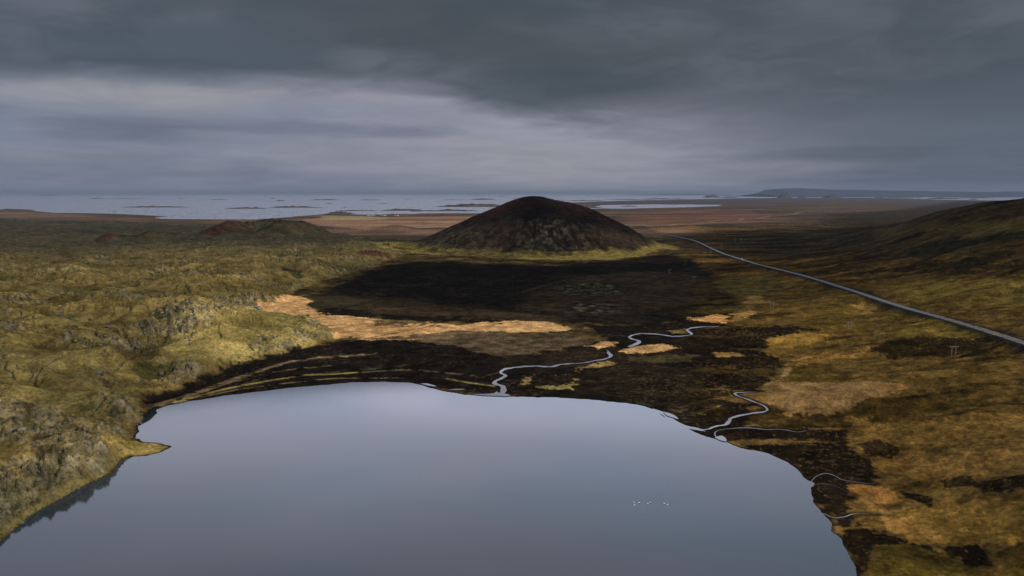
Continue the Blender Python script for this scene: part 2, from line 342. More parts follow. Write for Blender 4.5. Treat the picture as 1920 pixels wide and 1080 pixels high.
# ------------------------------------------------------------------ coast, stream beds, road bank
sdC = np.full(XX.shape, 500, F); fr = r2 > 3500
sdC[fr] = sdf(COASTW, XX[fr], YY[fr], 2500)
sdC = sdC + fbm(XX, YY, 500, 4, 161)*50*(r2 > 3500)*np.clip(r2/9000, .4, 2.5)
z = np.where(r2 > 3500, np.where(sdC > 0, np.maximum(np.minimum(z, 60), -57.5)*sm(sdC, 0, 900)+(-60+np.clip(sdC, 0, 60)*.05)*(1-sm(sdC, 0, 900)), -64), z)
z = np.where(r2 > 30000, -70, z)
base = z.copy()
wet = np.zeros(XX.shape, F)
bank = np.zeros(XX.shape, F)
ZS = []
for L, w in SLINES:
    d = -sdf(L, XX, YY, 24, closed=False)
    gz = (Hm*shore+np.clip(sdL, 0, 60)*.012)
    m = (1-sm(d, w*.5+1.0, w*.5+(9 if w > 1 else 2.5)))
    if w < 1: m = m*sm(sdL, .5, 2.5); gz = np.maximum(gz, .16)
    z = z*(1-m)+gz*m
    dp_ = .9 if w > 3 else (.4 if w > 1 else .12)
    z -= dp_*(1-sm(d, w*.35, w*.5+1.2))*(sm(sdL, .5, 2.5) if w < 1 else 1)
    bank = np.maximum(bank, (1-sm(d, w*.5+.5, w*.5+3.5)))
droad = -sdf(RLINE, XX, YY, 60, closed=False)
# ------------------------------------------------------------------ what the ground is made of (albedo per vertex, some light and shade put in)
def pal(n, stops, lo=-.75, hi=.75):
    t = np.clip((n-lo)/(hi-lo), 0, 1)*(len(stops)-1); S = np.array(stops, F)
    i = np.minimum(t.astype(int), len(stops)-2); f = (t-i)[..., None].astype(F)
    return S[i]*(1-f)+S[i+1]*f
nA1 = fbm(XX, YY, 48, 5, 201); nA2 = fbm(XX, YY, 11, 4, 206, .6); nB = fbm(XX, YY, 240, 4, 211)
nS = fbm(XX, YY, 70, 5, 216, .55, 2.2, .55)           # streaky: runs across the slope towards the lake
nS = np.clip(nS*1.25+fbm(XX, YY, 22, 4, 236, .6, 3.2, .7)*.55, -1, 1)
nF = fbm(XX, YY, 620, 6, 221, .6, 1.6, .8)
wrp = (fbm(XX, YY, 30, 4, 226)*.55+fbm(XX, YY, 7, 3, 231)*.42+fbm(XX, YY, 2.4, 2, 234)*.22)
HEATH = [(.008,.0065,.0045),(.020,.014,.007),(.048,.032,.013),(.085,.057,.020),(.155,.105,.038)]
FARP = [(.026,.024,.017),(.052,.040,.028),(.100,.062,.042),(.185,.118,.075)]
MOSS = [(.022,.019,.008),(.062,.046,.015),(.120,.088,.029),(.185,.134,.045),(.27,.195,.062)]
BLACK = [(.0055,.0044,.0036),(.010,.0078,.006),(.019,.0135,.009)]
SAND = [(.30,.175,.07),(.48,.275,.11),(.60,.35,.145)]
STRAW = [(.10,.07,.025),(.20,.135,.05),(.30,.20,.08)]
gr = fbm(XX, YY, 4.5, 4, 271, .65, 1.8, .7); terr = ridge(XX+nA1*14, YY*1.9+nA1*18, 34, 4, 275, .6)
C = pal(nA1*.7+nA2*.5, HEATH)
def put(mask, colr):
    global C
    mk = mask[..., None].astype(F); C = C*(1-mk)+np.asarray(colr, F)*mk
def region(pts, stops, edge=1.0, wob=1.0, n=None, amt=1.0, lo=-.75, hi=.75, world=False, brk=.18):
    """brk lets the patch break up: how much a streaky noise eats into it"""
    W_ = pts if world else P(pts)
    rr = float(np.mean([math.hypot(*p) for p in W_])); k_ = rr/500.0
    s = sdf(W_, XX, YY, 30*k_+25)
    inside = s > -(12*k_*wob+12)
    s = s+wrp*9*k_*wob
    if brk: s = s-np.maximum(nS*.6+nA2*.5, -.2)*brk*22*k_
    mk = sm(s, -edge*k_, edge*k_)*amt*inside
    put(mk, pal(nA1*.45+nA2*.55 if n is None else n, stops, lo, hi)); return mk
# far country
put(sm(r2, 1500, 2300), pal(nF+.25*nB, FARP))
put(sm(r2, 9000, 14000)*.8, (.07,.06,.055))
region([(560,412),(620,405),(700,407),(860,406),(960,408),(940,425),(800,428),(700,432),(600,425)], [(.085,.055,.034),(.20,.115,.07),(.30,.185,.11)], 3, n=nF)
region([(600,404),(700,406),(735,409),(700,414),(610,413)], [(.22,.18,.085),(.30,.24,.12)], 3, n=nF, amt=.8)
region([(-100,399),(60,399),(140,402),(180,407),(60,409),(-100,409)], [(.09,.065,.042),(.20,.13,.08)], 3, n=nF, amt=.6)
region([(1190,398),(1400,396),(1460,402),(1360,418),(1200,420),(1160,410)], [(.05,.032,.022),(.12,.064,.04),(.18,.10,.062)], 3, n=nF)
region([(1210,428),(1300,426),(1420,430),(1360,436),(1240,436)], [(.16,.09,.045),(.27,.16,.08)], 2, n=nF, amt=.8)
region([(1420,382),(1560,380),(1760,386),(1640,400),(1440,398)], [(.05,.045,.03),(.08,.055,.035),(.13,.09,.06)], 3, n=nF, amt=.8)
region([(1300,375),(1400,372),(1480,373),(1420,382),(1260,383),(1100,383),(1100,377)], [(.045,.04,.04),(.08,.065,.06)], 3, n=nF, amt=.8)
# right-hand hillside: dark heath, shade of clouds put into its colour towards the top
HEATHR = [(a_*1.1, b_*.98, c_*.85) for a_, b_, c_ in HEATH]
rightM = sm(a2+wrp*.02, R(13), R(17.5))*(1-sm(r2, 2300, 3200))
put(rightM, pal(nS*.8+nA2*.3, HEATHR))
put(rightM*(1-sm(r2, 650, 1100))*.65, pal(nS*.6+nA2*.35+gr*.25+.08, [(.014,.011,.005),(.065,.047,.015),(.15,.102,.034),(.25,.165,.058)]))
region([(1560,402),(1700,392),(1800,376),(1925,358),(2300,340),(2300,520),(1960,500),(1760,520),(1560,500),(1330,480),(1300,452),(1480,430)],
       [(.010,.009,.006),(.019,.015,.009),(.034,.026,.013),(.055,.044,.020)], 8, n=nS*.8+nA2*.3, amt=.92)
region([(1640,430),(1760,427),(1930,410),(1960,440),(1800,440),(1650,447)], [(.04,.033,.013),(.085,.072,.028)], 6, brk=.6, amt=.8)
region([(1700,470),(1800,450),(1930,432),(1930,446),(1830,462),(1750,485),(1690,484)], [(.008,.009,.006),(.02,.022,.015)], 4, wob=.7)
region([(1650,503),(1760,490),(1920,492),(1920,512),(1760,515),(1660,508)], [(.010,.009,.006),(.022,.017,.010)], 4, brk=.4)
region([(1640,540),(1760,528),(1930,536),(1940,572),(1800,574),(1680,556)], [(.045,.036,.012),(.10,.08,.022),(.15,.115,.03)], 4, brk=.8)
# lava field: moss, with bare rock where it is steep and broken
gy, gx = np.gradient(LZ, axis=1), np.gradient(LZ, axis=0)
dr = np.gradient(RR)[None, :].astype(F); da = (np.gradient(AZ)[:, None]*r2).astype(F)
slope = np.hypot(gy/dr, gx/da)
rockM = sm(slope*(.45+.75*rough)+nA2*.30+fbm(XX, YY, 3.2, 2, 241)*.22, .78, 1.2)*lava*nearf
mossN = nA1*.45+hum*.045-.12+(nA2*.45+cr*.35+fbm(XX, YY, 3.5, 3, 243)*.35)*(.30+1.0*rough)
put(lava, pal(mossN, MOSS, -.7, .85))
put(lava*sm(fbm(XX, YY, 90, 4, 283)+nA2*.3, .0, .35)*.6, pal(mossN, [(.020,.021,.010),(.055,.050,.019),(.105,.090,.032),(.17,.135,.045)]))
put(lava*sm(nB+nA1*.4, -.1, .5)*.5, pal(mossN, [(.045,.040,.018),(.11,.085,.03),(.19,.14,.05)]))
put(lava*sm(r2, 650, 1500)*.6, pal(nA1*.6+nF*.5, [(.042,.036,.018),(.095,.073,.032),(.17,.125,.05)]))
put(lava*sm(r2+nA1*200, 1150, 1900)*.88, pal(nA1*.5+nF*.5, [(.018,.019,.014),(.034,.033,.022),(.070,.058,.032)]))  # shade of passing clouds over the far moss put into its colour
put(lava*sm(-cr*.8+nA2*.5+rough*.15, .12, .6)*nearf*.8, (.032,.030,.013))
put(lava*sm(ck+nA2*.4, .40, .9)*nearf*.7, (.026,.024,.012))  # creases and cracks darkened in the colour, following the relief
put(rockM*.7, pal(nA2*.7+gr*.6, [(.035,.034,.022),(.10,.095,.062),(.19,.18,.135)]))
put(lava*(1-sm(sdL, 1.0, 4+wrp*3))*.85, (.15,.12,.038))
x0, y0 = px(285, 842, 1); put(sm(1.2-((XX-x0)**2/(22**2)+(YY-y0)**2/(14**2))+wrp*.3, 0, .4)*(sdL > 1.0), pal(nA2, [(.16,.12,.035),(.30,.22,.07)]))
# near lobe that juts into the plain: moss brightened in colour for its sun patch, greyest blocks
mk = region([(420,600),(500,600),(600,612),(632,630),(560,660),(460,680),(360,705),(300,700),(330,650)], [(.12,.10,.03),(.27,.21,.065),(.42,.32,.11)], 6, n=mossN, amt=.55)
put(mk*rockM, (.16,.155,.12))
# hollows, darkened in the colour to look deeper
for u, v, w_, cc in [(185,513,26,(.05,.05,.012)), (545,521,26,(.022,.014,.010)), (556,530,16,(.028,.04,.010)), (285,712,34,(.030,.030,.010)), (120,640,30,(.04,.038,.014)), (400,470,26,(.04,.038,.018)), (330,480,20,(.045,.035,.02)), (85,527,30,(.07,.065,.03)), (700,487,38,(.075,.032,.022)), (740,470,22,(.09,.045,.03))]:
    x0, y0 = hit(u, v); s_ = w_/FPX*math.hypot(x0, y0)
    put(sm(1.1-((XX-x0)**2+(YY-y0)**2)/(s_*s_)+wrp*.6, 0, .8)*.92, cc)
# flat between lake and cone
region([(640,532),(720,498),(790,490),(900,496),(1040,500),(1180,486),(1240,478),(1300,486),(1330,510),(1380,540),(1395,575),(1370,610),(1280,606),(1180,612),(1090,606),(1000,604),(860,604),(760,596),(650,592),(560,578),(600,548)],
       [(.006,.0055,.004),(.012,.010,.007),(.022,.017,.011)], 4, n=nA1*.6+nA2*.5)
region([(600,560),(700,556),(900,580),(1040,592),(1050,606),(860,604),(700,594),(600,580)], [(.012,.009,.006),(.035,.024,.013),(.07,.046,.024)], 4, n=nS*.6+gr*.5, brk=.5, amt=.8)
region([(1040,520),(1200,510),(1300,512),(1360,545),(1280,575),(1160,590),(1030,592),(960,575),(1000,545)], [(.012,.010,.006),(.034,.023,.013),(.062,.040,.024)], 5, brk=.5, amt=.9)
region([(1040,532),(1110,528),(1170,536),(1160,552),(1090,556),(1040,548)], [(.010,.008,.006),(.022,.017,.010),(.13,.115,.055)], 3, n=nA2*.7+gr*.8, brk=.4, amt=.95)
region([(1075,572),(1160,568),(1165,586),(1110,592),(1070,586)], [(.010,.008,.006),(.022,.017,.010),(.16,.135,.07)], 3, n=nA2*.7+gr*.8, brk=.4, amt=.95)
region([(760,500),(1000,505),(1130,500),(1000,560),(880,585),(700,560),(640,545)], BLACK, 14, amt=.75)
region([(1440,515),(1480,540),(1400,560),(1340,540),(1350,525)], [(.03,.028,.010),(.07,.058,.02),(.12,.095,.035)], 4, brk=.5)
region([(540,560),(640,556),(700,570),(660,590),(570,585)], [(.02,.017,.009),(.05,.04,.02)], 4, brk=.5, amt=.8)
# tan sand plain, albedo raised for the patch of sun
region([(484,578),(520,566),(550,556),(590,566),(575,572),(600,584),(680,596),(740,602),(830,606),(860,612),(900,604),(990,604),(1040,606),(1076,618),(1050,624),(960,626),(860,622),(860,640),(760,640),(700,640),(660,632),(632,634),(620,614),(560,603),(500,594)], SAND, 1.2, .7)
region([(700,600),(760,600),(800,604),(820,612),(700,613)], [(.03,.025,.012),(.09,.065,.03)], 1.5, brk=.7, amt=.8)
region([(700,636),(860,622),(1000,628),(1060,626),(1090,634),(1120,646),(1100,668),(960,676),(820,668),(780,640)], [(.03,.022,.012),(.085,.06,.034),(.15,.105,.06)], 2.5, brk=.35, amt=.9)
region([(595,580),(640,577),(700,588),(780,592),(860,596),(960,600),(930,606),(850,607),(760,599),(660,594),(600,588)], BLACK, 1, 1.3, brk=.7)
region([(1290,597),(1340,592),(1362,594),(1360,606),(1320,608),(1290,602)], SAND, .8)
region([(1380,585),(1400,556),(1420,552),(1432,572),(1410,590),(1370,606)], STRAW, 1.5, brk=.3)
# black fields between the plain and the shore
region([(268,742),(325,730),(387,710),(425,688),(475,676),(572,656),(640,640),(760,640),(850,648),(960,676),(1110,660),(1140,640),(1100,610),(1180,612),(1290,602),(1370,612),(1430,615),(1545,618),(1500,628),(1440,638),(1440,655),(1480,680),(1440,720),(1430,740),(1400,790),(1440,800),(1580,802),(1600,830),(1650,880),(1600,905),(1605,960),(1700,985),(1760,1010),(1690,1020),(1640,1010),(1600,1080),(1600,1020),(1520,920),(1440,850),(1302,810),(1210,762),(1000,744),(720,716),(480,736),(277,770)],
       BLACK, 1.5, 1.0)
region([(1130,690),(1180,676),(1260,690),(1340,730),(1400,735),(1360,775),(1290,770),(1200,745),(1110,735),(1000,722),(1050,700)], [(.008,.0062,.0045),(.013,.0095,.006),(.022,.016,.009),(.075,.056,.026)], 3, brk=.35, n=terr*.9-.45+gr*.6)
region([(900,680),(1130,640),(1180,660),(1240,680),(1140,690),(1010,700),(960,690)], [(.009,.007,.005),(.028,.020,.011)], 3, brk=.5)
for q in [([(1165,660),(1180,652),(1240,648),(1262,654),(1220,664),(1170,666)], SAND, 0.2), ([(1095,650),(1130,643),(1162,644),(1150,652),(1120,655)], SAND, .2), ([(1255,622),(1285,617),(1288,624),(1262,628)], STRAW, .2),
          ([(1345,665),(1380,663),(1385,668),(1350,671)], STRAW, .5), ([(1010,724),(1060,719),(1080,710),(1084,716),(1070,727),(1030,728)], [(.12,.10,.03),(.28,.22,.07)], .4),
          ([(1040,700),(1100,688),(1140,678),(1148,682),(1090,696),(1060,706)], STRAW, .6), ([(972,720),(985,708),(1003,703),(996,712),(985,722)], STRAW, .3), ([(1160,668),(1240,664),(1300,668),(1290,676),(1180,678)], [(.02,.016,.008),(.09,.07,.03)], 1.0),
          ([(1300,650),(1370,640),(1400,650),(1330,660)], BLACK, 0)]:
    region(q[0], q[1], .7, .7, brk=q[2])
# strand lines of tan grass along the far beach
def stripe(pts, w, colr, amt=1.0, brk=.5):
    L = smooth_line(P(pts), 6); rr = float(np.mean(np.hypot(L[:,0], L[:,1])))
    d = -sdf(L, XX, YY, 30, closed=False)+wrp*w*.5
    put((1-sm(d, w*.35, w))*amt*sm(nA2*.8+wrp*.7+gr*.5, -.8+brk, .15+brk*.4), colr)
stripe([(300,752),(360,735),(430,712),(500,690),(560,676),(640,668),(700,664)], 4.2, (.20,.13,.07), 1, .2)
stripe([(280,757),(380,728),(480,703),(540,693),(620,684)], 2.0, (.11,.08,.04))
stripe([(330,748),(440,722),(560,703),(620,699),(668,696)], 2.6, (.26,.20,.06), 1, .1)
stripe([(668,696),(760,692),(860,700),(900,706)], 3, (.12,.085,.045), .8)
stripe([(300,758),(400,735),(480,722),(560,713),(640,706),(760,706)], 1.8, (.14,.10,.05))
stripe([(480,712),(560,704),(660,692),(760,686)], 5, (.05,.045,.02), .7, .7)
stripe([(290,770),(420,745),(600,726),(720,712),(800,718),(900,734)], 2.4, (.018,.012,.011), .9, 0)
stripe([(840,708),(880,716),(925,722)], 2.0, (.20,.16,.06), 1, .1)
stripe([(900,708),(935,698),(950,690)], 1.6, (.18,.14,.06))
stripe([(1310,772),(1350,760),(1375,748),(1368,736)], 1.4, (.13,.105,.04))
stripe([(1180,748),(1250,765),(1320,775)], 2.2, (.07,.058,.022), .9, .5)
stripe([(1390,798),(1440,793),(1500,797),(1580,797)], 2.0, (.15,.11,.045))
stripe([(1590,1020),(1597,1045),(1602,1075),(1604,1110)], 2.2, (.15,.13,.03), .9, .1)
stripe([(1560,950),(1570,975),(1575,1005)], 1.5, (.12,.08,.035), .9, .4)
stripe([(685,635),(742,626),(802,615),(830,602),(850,596)], 1.1, (.03,.02,.012), 1, -1)
stripe([(590,588),(615,598),(630,602)], .9, (.12,.07,.035), .8, -1)
stripe([(980,548),(1030,534),(1060,525)], 2.0, (.06,.035,.02), .9, -.5)
# gravel tracks out on the plain
for t_ in [[(1183,425),(1255,420),(1335,415),(1400,411),(1440,406)], [(1440,406),(1485,402),(1507,397),(1560,395)]]:
    L = smooth_line(P(t_), 20); put((1-sm(-sdf(L, XX, YY, 60, closed=False), 5, 13))*.7, (.26,.22,.18))
# right-hand meadows and flows
for q in [([(1425,735),(1450,722),(1530,722),(1640,728),(1700,735),(1640,760),(1560,778),(1480,775),(1440,760)], [(.13,.085,.035),(.22,.135,.06),(.27,.17,.08)], .1, 1),
          ([(1435,640),(1480,628),(1530,622),(1550,632),(1500,650),(1500,662),(1450,664)], [(.15,.11,.035),(.22,.16,.05)], 0, 1),
          ([(1490,668),(1560,656),(1640,650),(1600,668),(1500,682)], STRAW, .3, .9),
          ([(1470,690),(1540,684),(1620,700),(1600,720),(1500,722),(1465,712)], [(.035,.03,.010),(.07,.055,.018)], .3, 1),
          ([(1590,762),(1640,752),(1740,756),(1800,760),(1740,775),(1680,790),(1600,790),(1550,782)], [(.035,.028,.010),(.07,.052,.018)], .5, 1),
          ([(1600,780),(1680,800),(1760,790),(1930,780),(1960,820),(1760,830),(1620,812)], [(.06,.045,.017),(.13,.093,.034),(.19,.14,.05)], .45, .9),
          ([(1640,830),(1760,845),(1960,835),(1960,880),(1760,890),(1660,870)], [(.06,.042,.017),(.13,.09,.034),(.20,.14,.055)], .45, .9),
          ([(1600,892),(1680,900),(1690,925),(1620,925),(1600,912)], [(.17,.105,.04),(.24,.15,.06)], .1, 1),
          ([(1620,935),(1760,925),(1960,930),(1960,1000),(1800,990),(1700,960)], [(.06,.045,.016),(.13,.095,.03),(.19,.14,.045)], .35, .9),
          ([(1610,915),(1660,935),(1760,970),(1780,990),(1700,990),(1640,960)], STRAW, .2, .8),
          ([(1640,655),(1700,640),(1800,634),(1890,648),(1880,672),(1760,668),(1660,664)], [(.011,.010,.006),(.028,.022,.010)], .4, 1),
          ([(1430,612),(1440,607),(1520,610),(1550,620),(1470,625)], BLACK, 0, 1),
          ([(1500,580),(1560,560),(1600,562),(1640,590),(1700,608),(1600,622),(1500,616)], [(.035,.032,.010),(.08,.065,.02),(.13,.10,.03)], .2, .9),
          ([(1640,590),(1700,590),(1760,612),(1870,636),(1800,640),(1700,630),(1640,610)], [(.09,.08,.024),(.15,.125,.04)], .1, .9),
          ([(1600,562),(1640,575),(1665,592),(1650,605),(1610,580)], [(.17,.12,.05),(.2,.15,.06)], 0, .8),
          ([(1610,820),(1640,817),(1690,830),(1660,846),(1620,836)], BLACK, .3, .9), ([(1690,905),(1720,912),(1755,917),(1745,928),(1700,920)], BLACK, .1, 1),
          ([(1760,888),(1810,885),(1830,895),(1780,900)], BLACK, .1, .9), ([(1835,895),(1880,892),(1930,900),(1900,915),(1845,908)], BLACK, .2, .9),
          ([(1640,1015),(1700,1000),(1780,1020),(1860,1060),(1870,1100),(1660,1100)], [(.018,.016,.007),(.05,.045,.013),(.10,.09,.022)], 1.0, .85),
          ([(1755,995),(1830,995),(1872,1030),(1840,1030),(1760,1002)], BLACK, 0, 1),
          ([(1870,1030),(1960,1010),(1960,1100),(1880,1090)], [(.05,.045,.012),(.10,.08,.022)], .3, .9)]:
    wq = [(c_[0]*1.2, c_[1]*1.06, c_[2]*.9) if q[1] is not BLACK else c_ for c_ in q[1]]
    region(q[0], [tuple(c_*.5 for c_ in wq[0])]+wq, 1.3, 1.1, n=nS*.4+nA2*.4+gr*.15+.3, brk=q[2], amt=q[3])
put(rightM*sm(terr+nA2*.35, .50, .8)*sm(nB+nS*.7, -.15, .4)*.7, (.016,.013,.006))
put(rightM*sm(nS+gr*.4+nB*.4, .42, .70)*(1-sm(r2, 500, 900))*.5, (.20,.135,.05))
cl_ = sm(nS*.75+gr*.22+terr*.22+nA2*.15, .16, .27)*rightM*sm(sdL, 60, 110)*(1-sm(r2, 700, 1100))
put(cl_*.78, pal(gr*.7+nA2*.5, [(.018,.015,.006),(.048,.036,.012),(.085,.062,.020)]))
region([(1425,735),(1450,722),(1530,722),(1640,728),(1690,735),(1640,756),(1560,776),(1480,773),(1440,760)], [(.085,.060,.027),(.15,.102,.048),(.195,.132,.062)], 1, .8, n=nS*.4+nA2*.4+.2, amt=.9)
stripe([(1432,735),(1450,718),(1470,706),(1480,690)], 3.0, (.20,.15,.08), .9, .1)
spk = sm(fbm(XX, YY, 2.6, 3, 251, .6)+fbm(XX, YY, 38, 3, 255)*.55, .50, .78)
put(spk*sm(a2, R(6), R(16))*(C.sum(-1) < .045)*(r2 < 620)*.5, (.13,.09,.035))
put(sm(fbm(XX, YY, 3.4, 3, 261, .6)+fbm(XX, YY, 52, 3, 265)*.5, .42, .8)*(C.sum(-1) < .06)*(r2 < 1000)*.45, (.075,.055,.03))
# cone and craters: dark scoria, rust at the top, moss in the scar, straw apron at the foot, shade painted inside the craters
put(coneM, pal(fbm(dx, dy, 60, 4, 301)*.6+gul*.3, [(.009,.006,.005),(.018,.011,.0085),(.036,.022,.016)]))
rust = (1-sm(rho+.10*fbm(dx, dy, 90, 3, 305), .16, .58))*sm(np.abs(np.angle(np.exp(1j*(th-.10)))), .25, .75)*coneM

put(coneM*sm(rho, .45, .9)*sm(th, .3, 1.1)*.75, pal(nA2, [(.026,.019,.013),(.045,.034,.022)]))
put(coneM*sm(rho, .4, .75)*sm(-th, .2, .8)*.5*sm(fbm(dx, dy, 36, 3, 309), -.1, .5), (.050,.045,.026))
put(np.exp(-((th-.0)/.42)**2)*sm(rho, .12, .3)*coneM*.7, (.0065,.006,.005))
bl = fbm(dx, dy, 19, 4, 307, .68)
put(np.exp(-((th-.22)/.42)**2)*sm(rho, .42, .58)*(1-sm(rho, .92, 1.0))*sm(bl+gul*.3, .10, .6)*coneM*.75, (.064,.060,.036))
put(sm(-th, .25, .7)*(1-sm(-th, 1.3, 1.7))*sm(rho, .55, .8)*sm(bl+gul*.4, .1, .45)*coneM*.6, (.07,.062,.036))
rs = np.exp(-((rho-.33-.06*nA1)/.17)**2)*(np.exp(-((th-1.15)/.5)**2)+.8*np.exp(-((th+1.15)/.5)**2))*coneM
put(np.clip(rs, 0, 1)*.9, pal(nA2, [(.034,.014,.010),(.085,.036,.023)]))
tb = fbm(dx, dy, 40, 4, 311)
out_ = 1.36-.13*sm(-th, .0, .4)+.06*sm(-th, .5, .8)-.27*sm(th, .4, 1.1)-.12*sm(-th, .9, 1.6)+.07*np.sin(th*5+1)
ap = sm(rho+tb*.05+gul*.05, .98, 1.05)*(1-sm(rho+tb*.06+wrp*.05, out_-.05, out_))*sm(np.cos(th), -.25, .1)
put(ap*.94, pal(nA2*.7+nA1*.4, [(.09,.070,.020),(.175,.135,.036),(.25,.195,.055)]))
put(ap*(1-sm(rho+gul*.14+tb*.1, 1.0, 1.16))*.75, pal(nA2, [(.03,.028,.014),(.09,.08,.03)]))
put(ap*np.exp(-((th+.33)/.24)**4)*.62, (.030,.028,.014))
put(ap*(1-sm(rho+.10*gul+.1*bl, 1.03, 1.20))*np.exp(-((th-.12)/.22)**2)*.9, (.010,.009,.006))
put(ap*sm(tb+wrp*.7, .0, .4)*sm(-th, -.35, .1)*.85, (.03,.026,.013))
for hc, q_, t_, r1 in [(hc1, q1, t1, .034), (hc2, q2, t2, .04), (hc3, q3, t3, .0)]:
    m_ = sm(hc, 3, 12)
    put(m_*.85, pal(nA1, [(.024,.021,.012),(.055,.044,.021)]))
    ins = 1-sm(q_+.05*nA1, .50, .60)
    put(m_*ins*.92, pal(ridge(t_*7, q_*1.5, 1.0, 2, 331), [(.008,.008,.006),(.022,.022,.012),(.050,.047,.022)], -.3, .8))  # shade inside the bowl put into the colour, over dark moss streaks
    put(m_*np.exp(-((q_-.56)/.07)**2)*.8, (.009,.009,.007))  # dark band along the rim, painted in to sharpen the shading
    if r1:
        lf = np.exp(-((t_+1.0)/.95)**2)
        put(m_*lf*(1-sm(q_, .85, 1.05))*sm(nA1+.5, -.2, .3)*.95, pal(nA2, [(r1*.6, r1*.27, r1*.2), (r1*1.7, r1*.7, r1*.48)]))
# banks of the streams and the shore: wet dark sand; shaded side of the road bank painted dark
put(bank*.8, (.011,.009,.008))
put((1-sm(sdL, 0, 2.2))*(sdL > 0)*(1-lava)*.9, (.012,.009,.008))
put((sdL < 0), (.012,.016,.018))
put((1-sm(droad, 6.5, 10.5))*sm(droad, 3, 4.4)*.9, (.012,.017,.018))
put(sm(-(z+59.2), 0, .8)*(r2 > 3500), (.02,.02,.022))
wm = (rightM*(1-sm(r2, 900, 1700)))[..., None]; C = C*(1-wm)+C*np.array([1.17, 1.02, .80], F)*wm
C *= (1+.20*nA2[..., None]+.10*wrp[..., None])
C = np.clip(C, .003, .6)
# ------------------------------------------------------------------ road bank in the relief
def grid_at(G, x, y):
    a = np.arctan2(x, y); r = np.hypot(x, y)
    ia = np.clip(np.searchsorted(AZ, a)-1, 0, nA-2); ir = np.clip(np.searchsorted(RR, r)-1, 0, nR-2)
    fa = np.clip((a-AZ[ia])/(AZ[ia+1]-AZ[ia]), 0, 1); fr_ = np.clip((r-RR[ir])/(RR[ir+1]-RR[ir]), 0, 1)
    return G[ia,ir]*(1-fa)*(1-fr_)+G[ia+1,ir]*fa*(1-fr_)+G[ia,ir+1]*(1-fa)*fr_+G[ia+1,ir+1]*fa*fr_
rz = grid_at(z, RLINE[:,0], RLINE[:,1]).astype(float)
for _ in range(60): rz[1:-1] = (rz[:-2]+rz[1:-1]*2+rz[2:])/4
rz += 1.5
dmin = np.full(XX.shape, 1e9, F); zr = np.zeros(XX.shape, F); sel = droad < 22
xs, ys = XX[sel], YY[sel]; dd = np.full(xs.shape, 1e9, F); zz_ = np.zeros(xs.shape, F)
for (x0, y0), h0 in zip(RLINE, rz):
    d_ = (xs-x0)**2+(ys-y0)**2; b_ = d_ < dd; dd = np.where(b_, d_, dd); zz_ = np.where(b_, h0, zz_)
zr[sel] = zz_
mrd = (1-sm(droad, 5.0, 12.0))*sel
z = z*(1-mrd)+(zr-.12)*mrd
def zat(x, y): return float(grid_at(z, np.array([x]), np.array([y]))[0])
# ------------------------------------------------------------------ mesh making
def attrs(o, label=None, cat=None, group=None, kind=None):
    if label: o['label'] = label
    if cat: o['category'] = cat
    if group: o['group'] = group
    if kind: o['kind'] = kind
    return o
def mesh_np(name, V, Q, mat, parent=None, smooth=True, col=None):
    """V (n,3), Q (m,3|4) -> one mesh object"""
    V = np.ascontiguousarray(V, F); Q = np.ascontiguousarray(Q, np.int32); m = bpy.data.meshes.new(name)
    m.vertices.add(len(V)); m.vertices.foreach_set('co', V.ravel())
    kq = Q.shape[1]; m.loops.add(Q.size); m.loops.foreach_set('vertex_index', Q.ravel())
    m.polygons.add(len(Q)); m.polygons.foreach_set('loop_start', np.arange(0, Q.size, kq, dtype=np.int32))
    if smooth: m.polygons.foreach_set('use_smooth', np.ones(len(Q), bool))
    m.update(calc_edges=True)
    if col is not None:
        at = m.color_attributes.new('soil', 'FLOAT_COLOR', 'POINT'); at.data.foreach_set('color', np.ascontiguousarray(col, F).ravel())
    if mat: m.materials.append(mat)
    o = bpy.data.objects.new(name, m); COL.objects.link(o)
    if parent: o.parent = parent
    return o
def mat(name): 
    m = bpy.data.materials.new(name); m.use_nodes = True; return m, N(m.node_tree)
def simple(name, colr, rough=.8, var=.25, scale=3.0, metal=0.0, spec=.3):
    m, k = mat(name); b = k.n('ShaderNodeBsdfPrincipled'); o = k.n('ShaderNodeOutputMaterial')
    t = k.n('ShaderNodeTexCoord').outputs['Object']; n = k.noise(t, scale, 4)
    k.put(b.inputs['Base Color'], k.mix(n, tuple(c_*(1-var) for c_ in colr), tuple(min(1, c_*(1+var)) for c_ in colr)))
    b.inputs['Roughness'].default_value = rough; b.inputs['Metallic'].default_value = metal; b.inputs['Specular IOR Level'].default_value = spec
    k.put(o.inputs[0], b.outputs[0]); return m
# ground material: albedo from the survey, broken up by grain at several sizes, with fine relief
gm, k = mat('ground_cover'); b = k.n('ShaderNodeBsdfPrincipled'); o_ = k.n('ShaderNodeOutputMaterial')
at = k.n('ShaderNodeAttribute'); at.attribute_name = 'soil'
oc = k.n('ShaderNodeTexCoord').outputs['Object']
g1 = k.noise(oc, .55, 4, .65); g2 = k.noise(oc, .09, 5, .6); g3 = k.noise(oc, .012, 5, .6)
f = k.m('MULTIPLY', k.ss(g1, .28, .72, .62, 1.45), k.ss(g2, .28, .72, .66, 1.38)); f = k.m('MULTIPLY', f, k.ss(g3, .3, .7, .86, 1.14))
cc = k.n('ShaderNodeCombineColor')
for q in range(3): k.put(cc.inputs[q], f)
k.put(b.inputs['Base Color'], k.mix(1.0, at.outputs[0], cc.outputs[0], 'MULTIPLY'))
b.inputs['Roughness'].default_value = 1.0; b.inputs['Specular IOR Level'].default_value = 0.0
bp = k.n('ShaderNodeBump'); bp.inputs['Strength'].default_value = .6; bp.inputs['Distance'].default_value = .8; k.put(bp.inputs['Height'], g1)
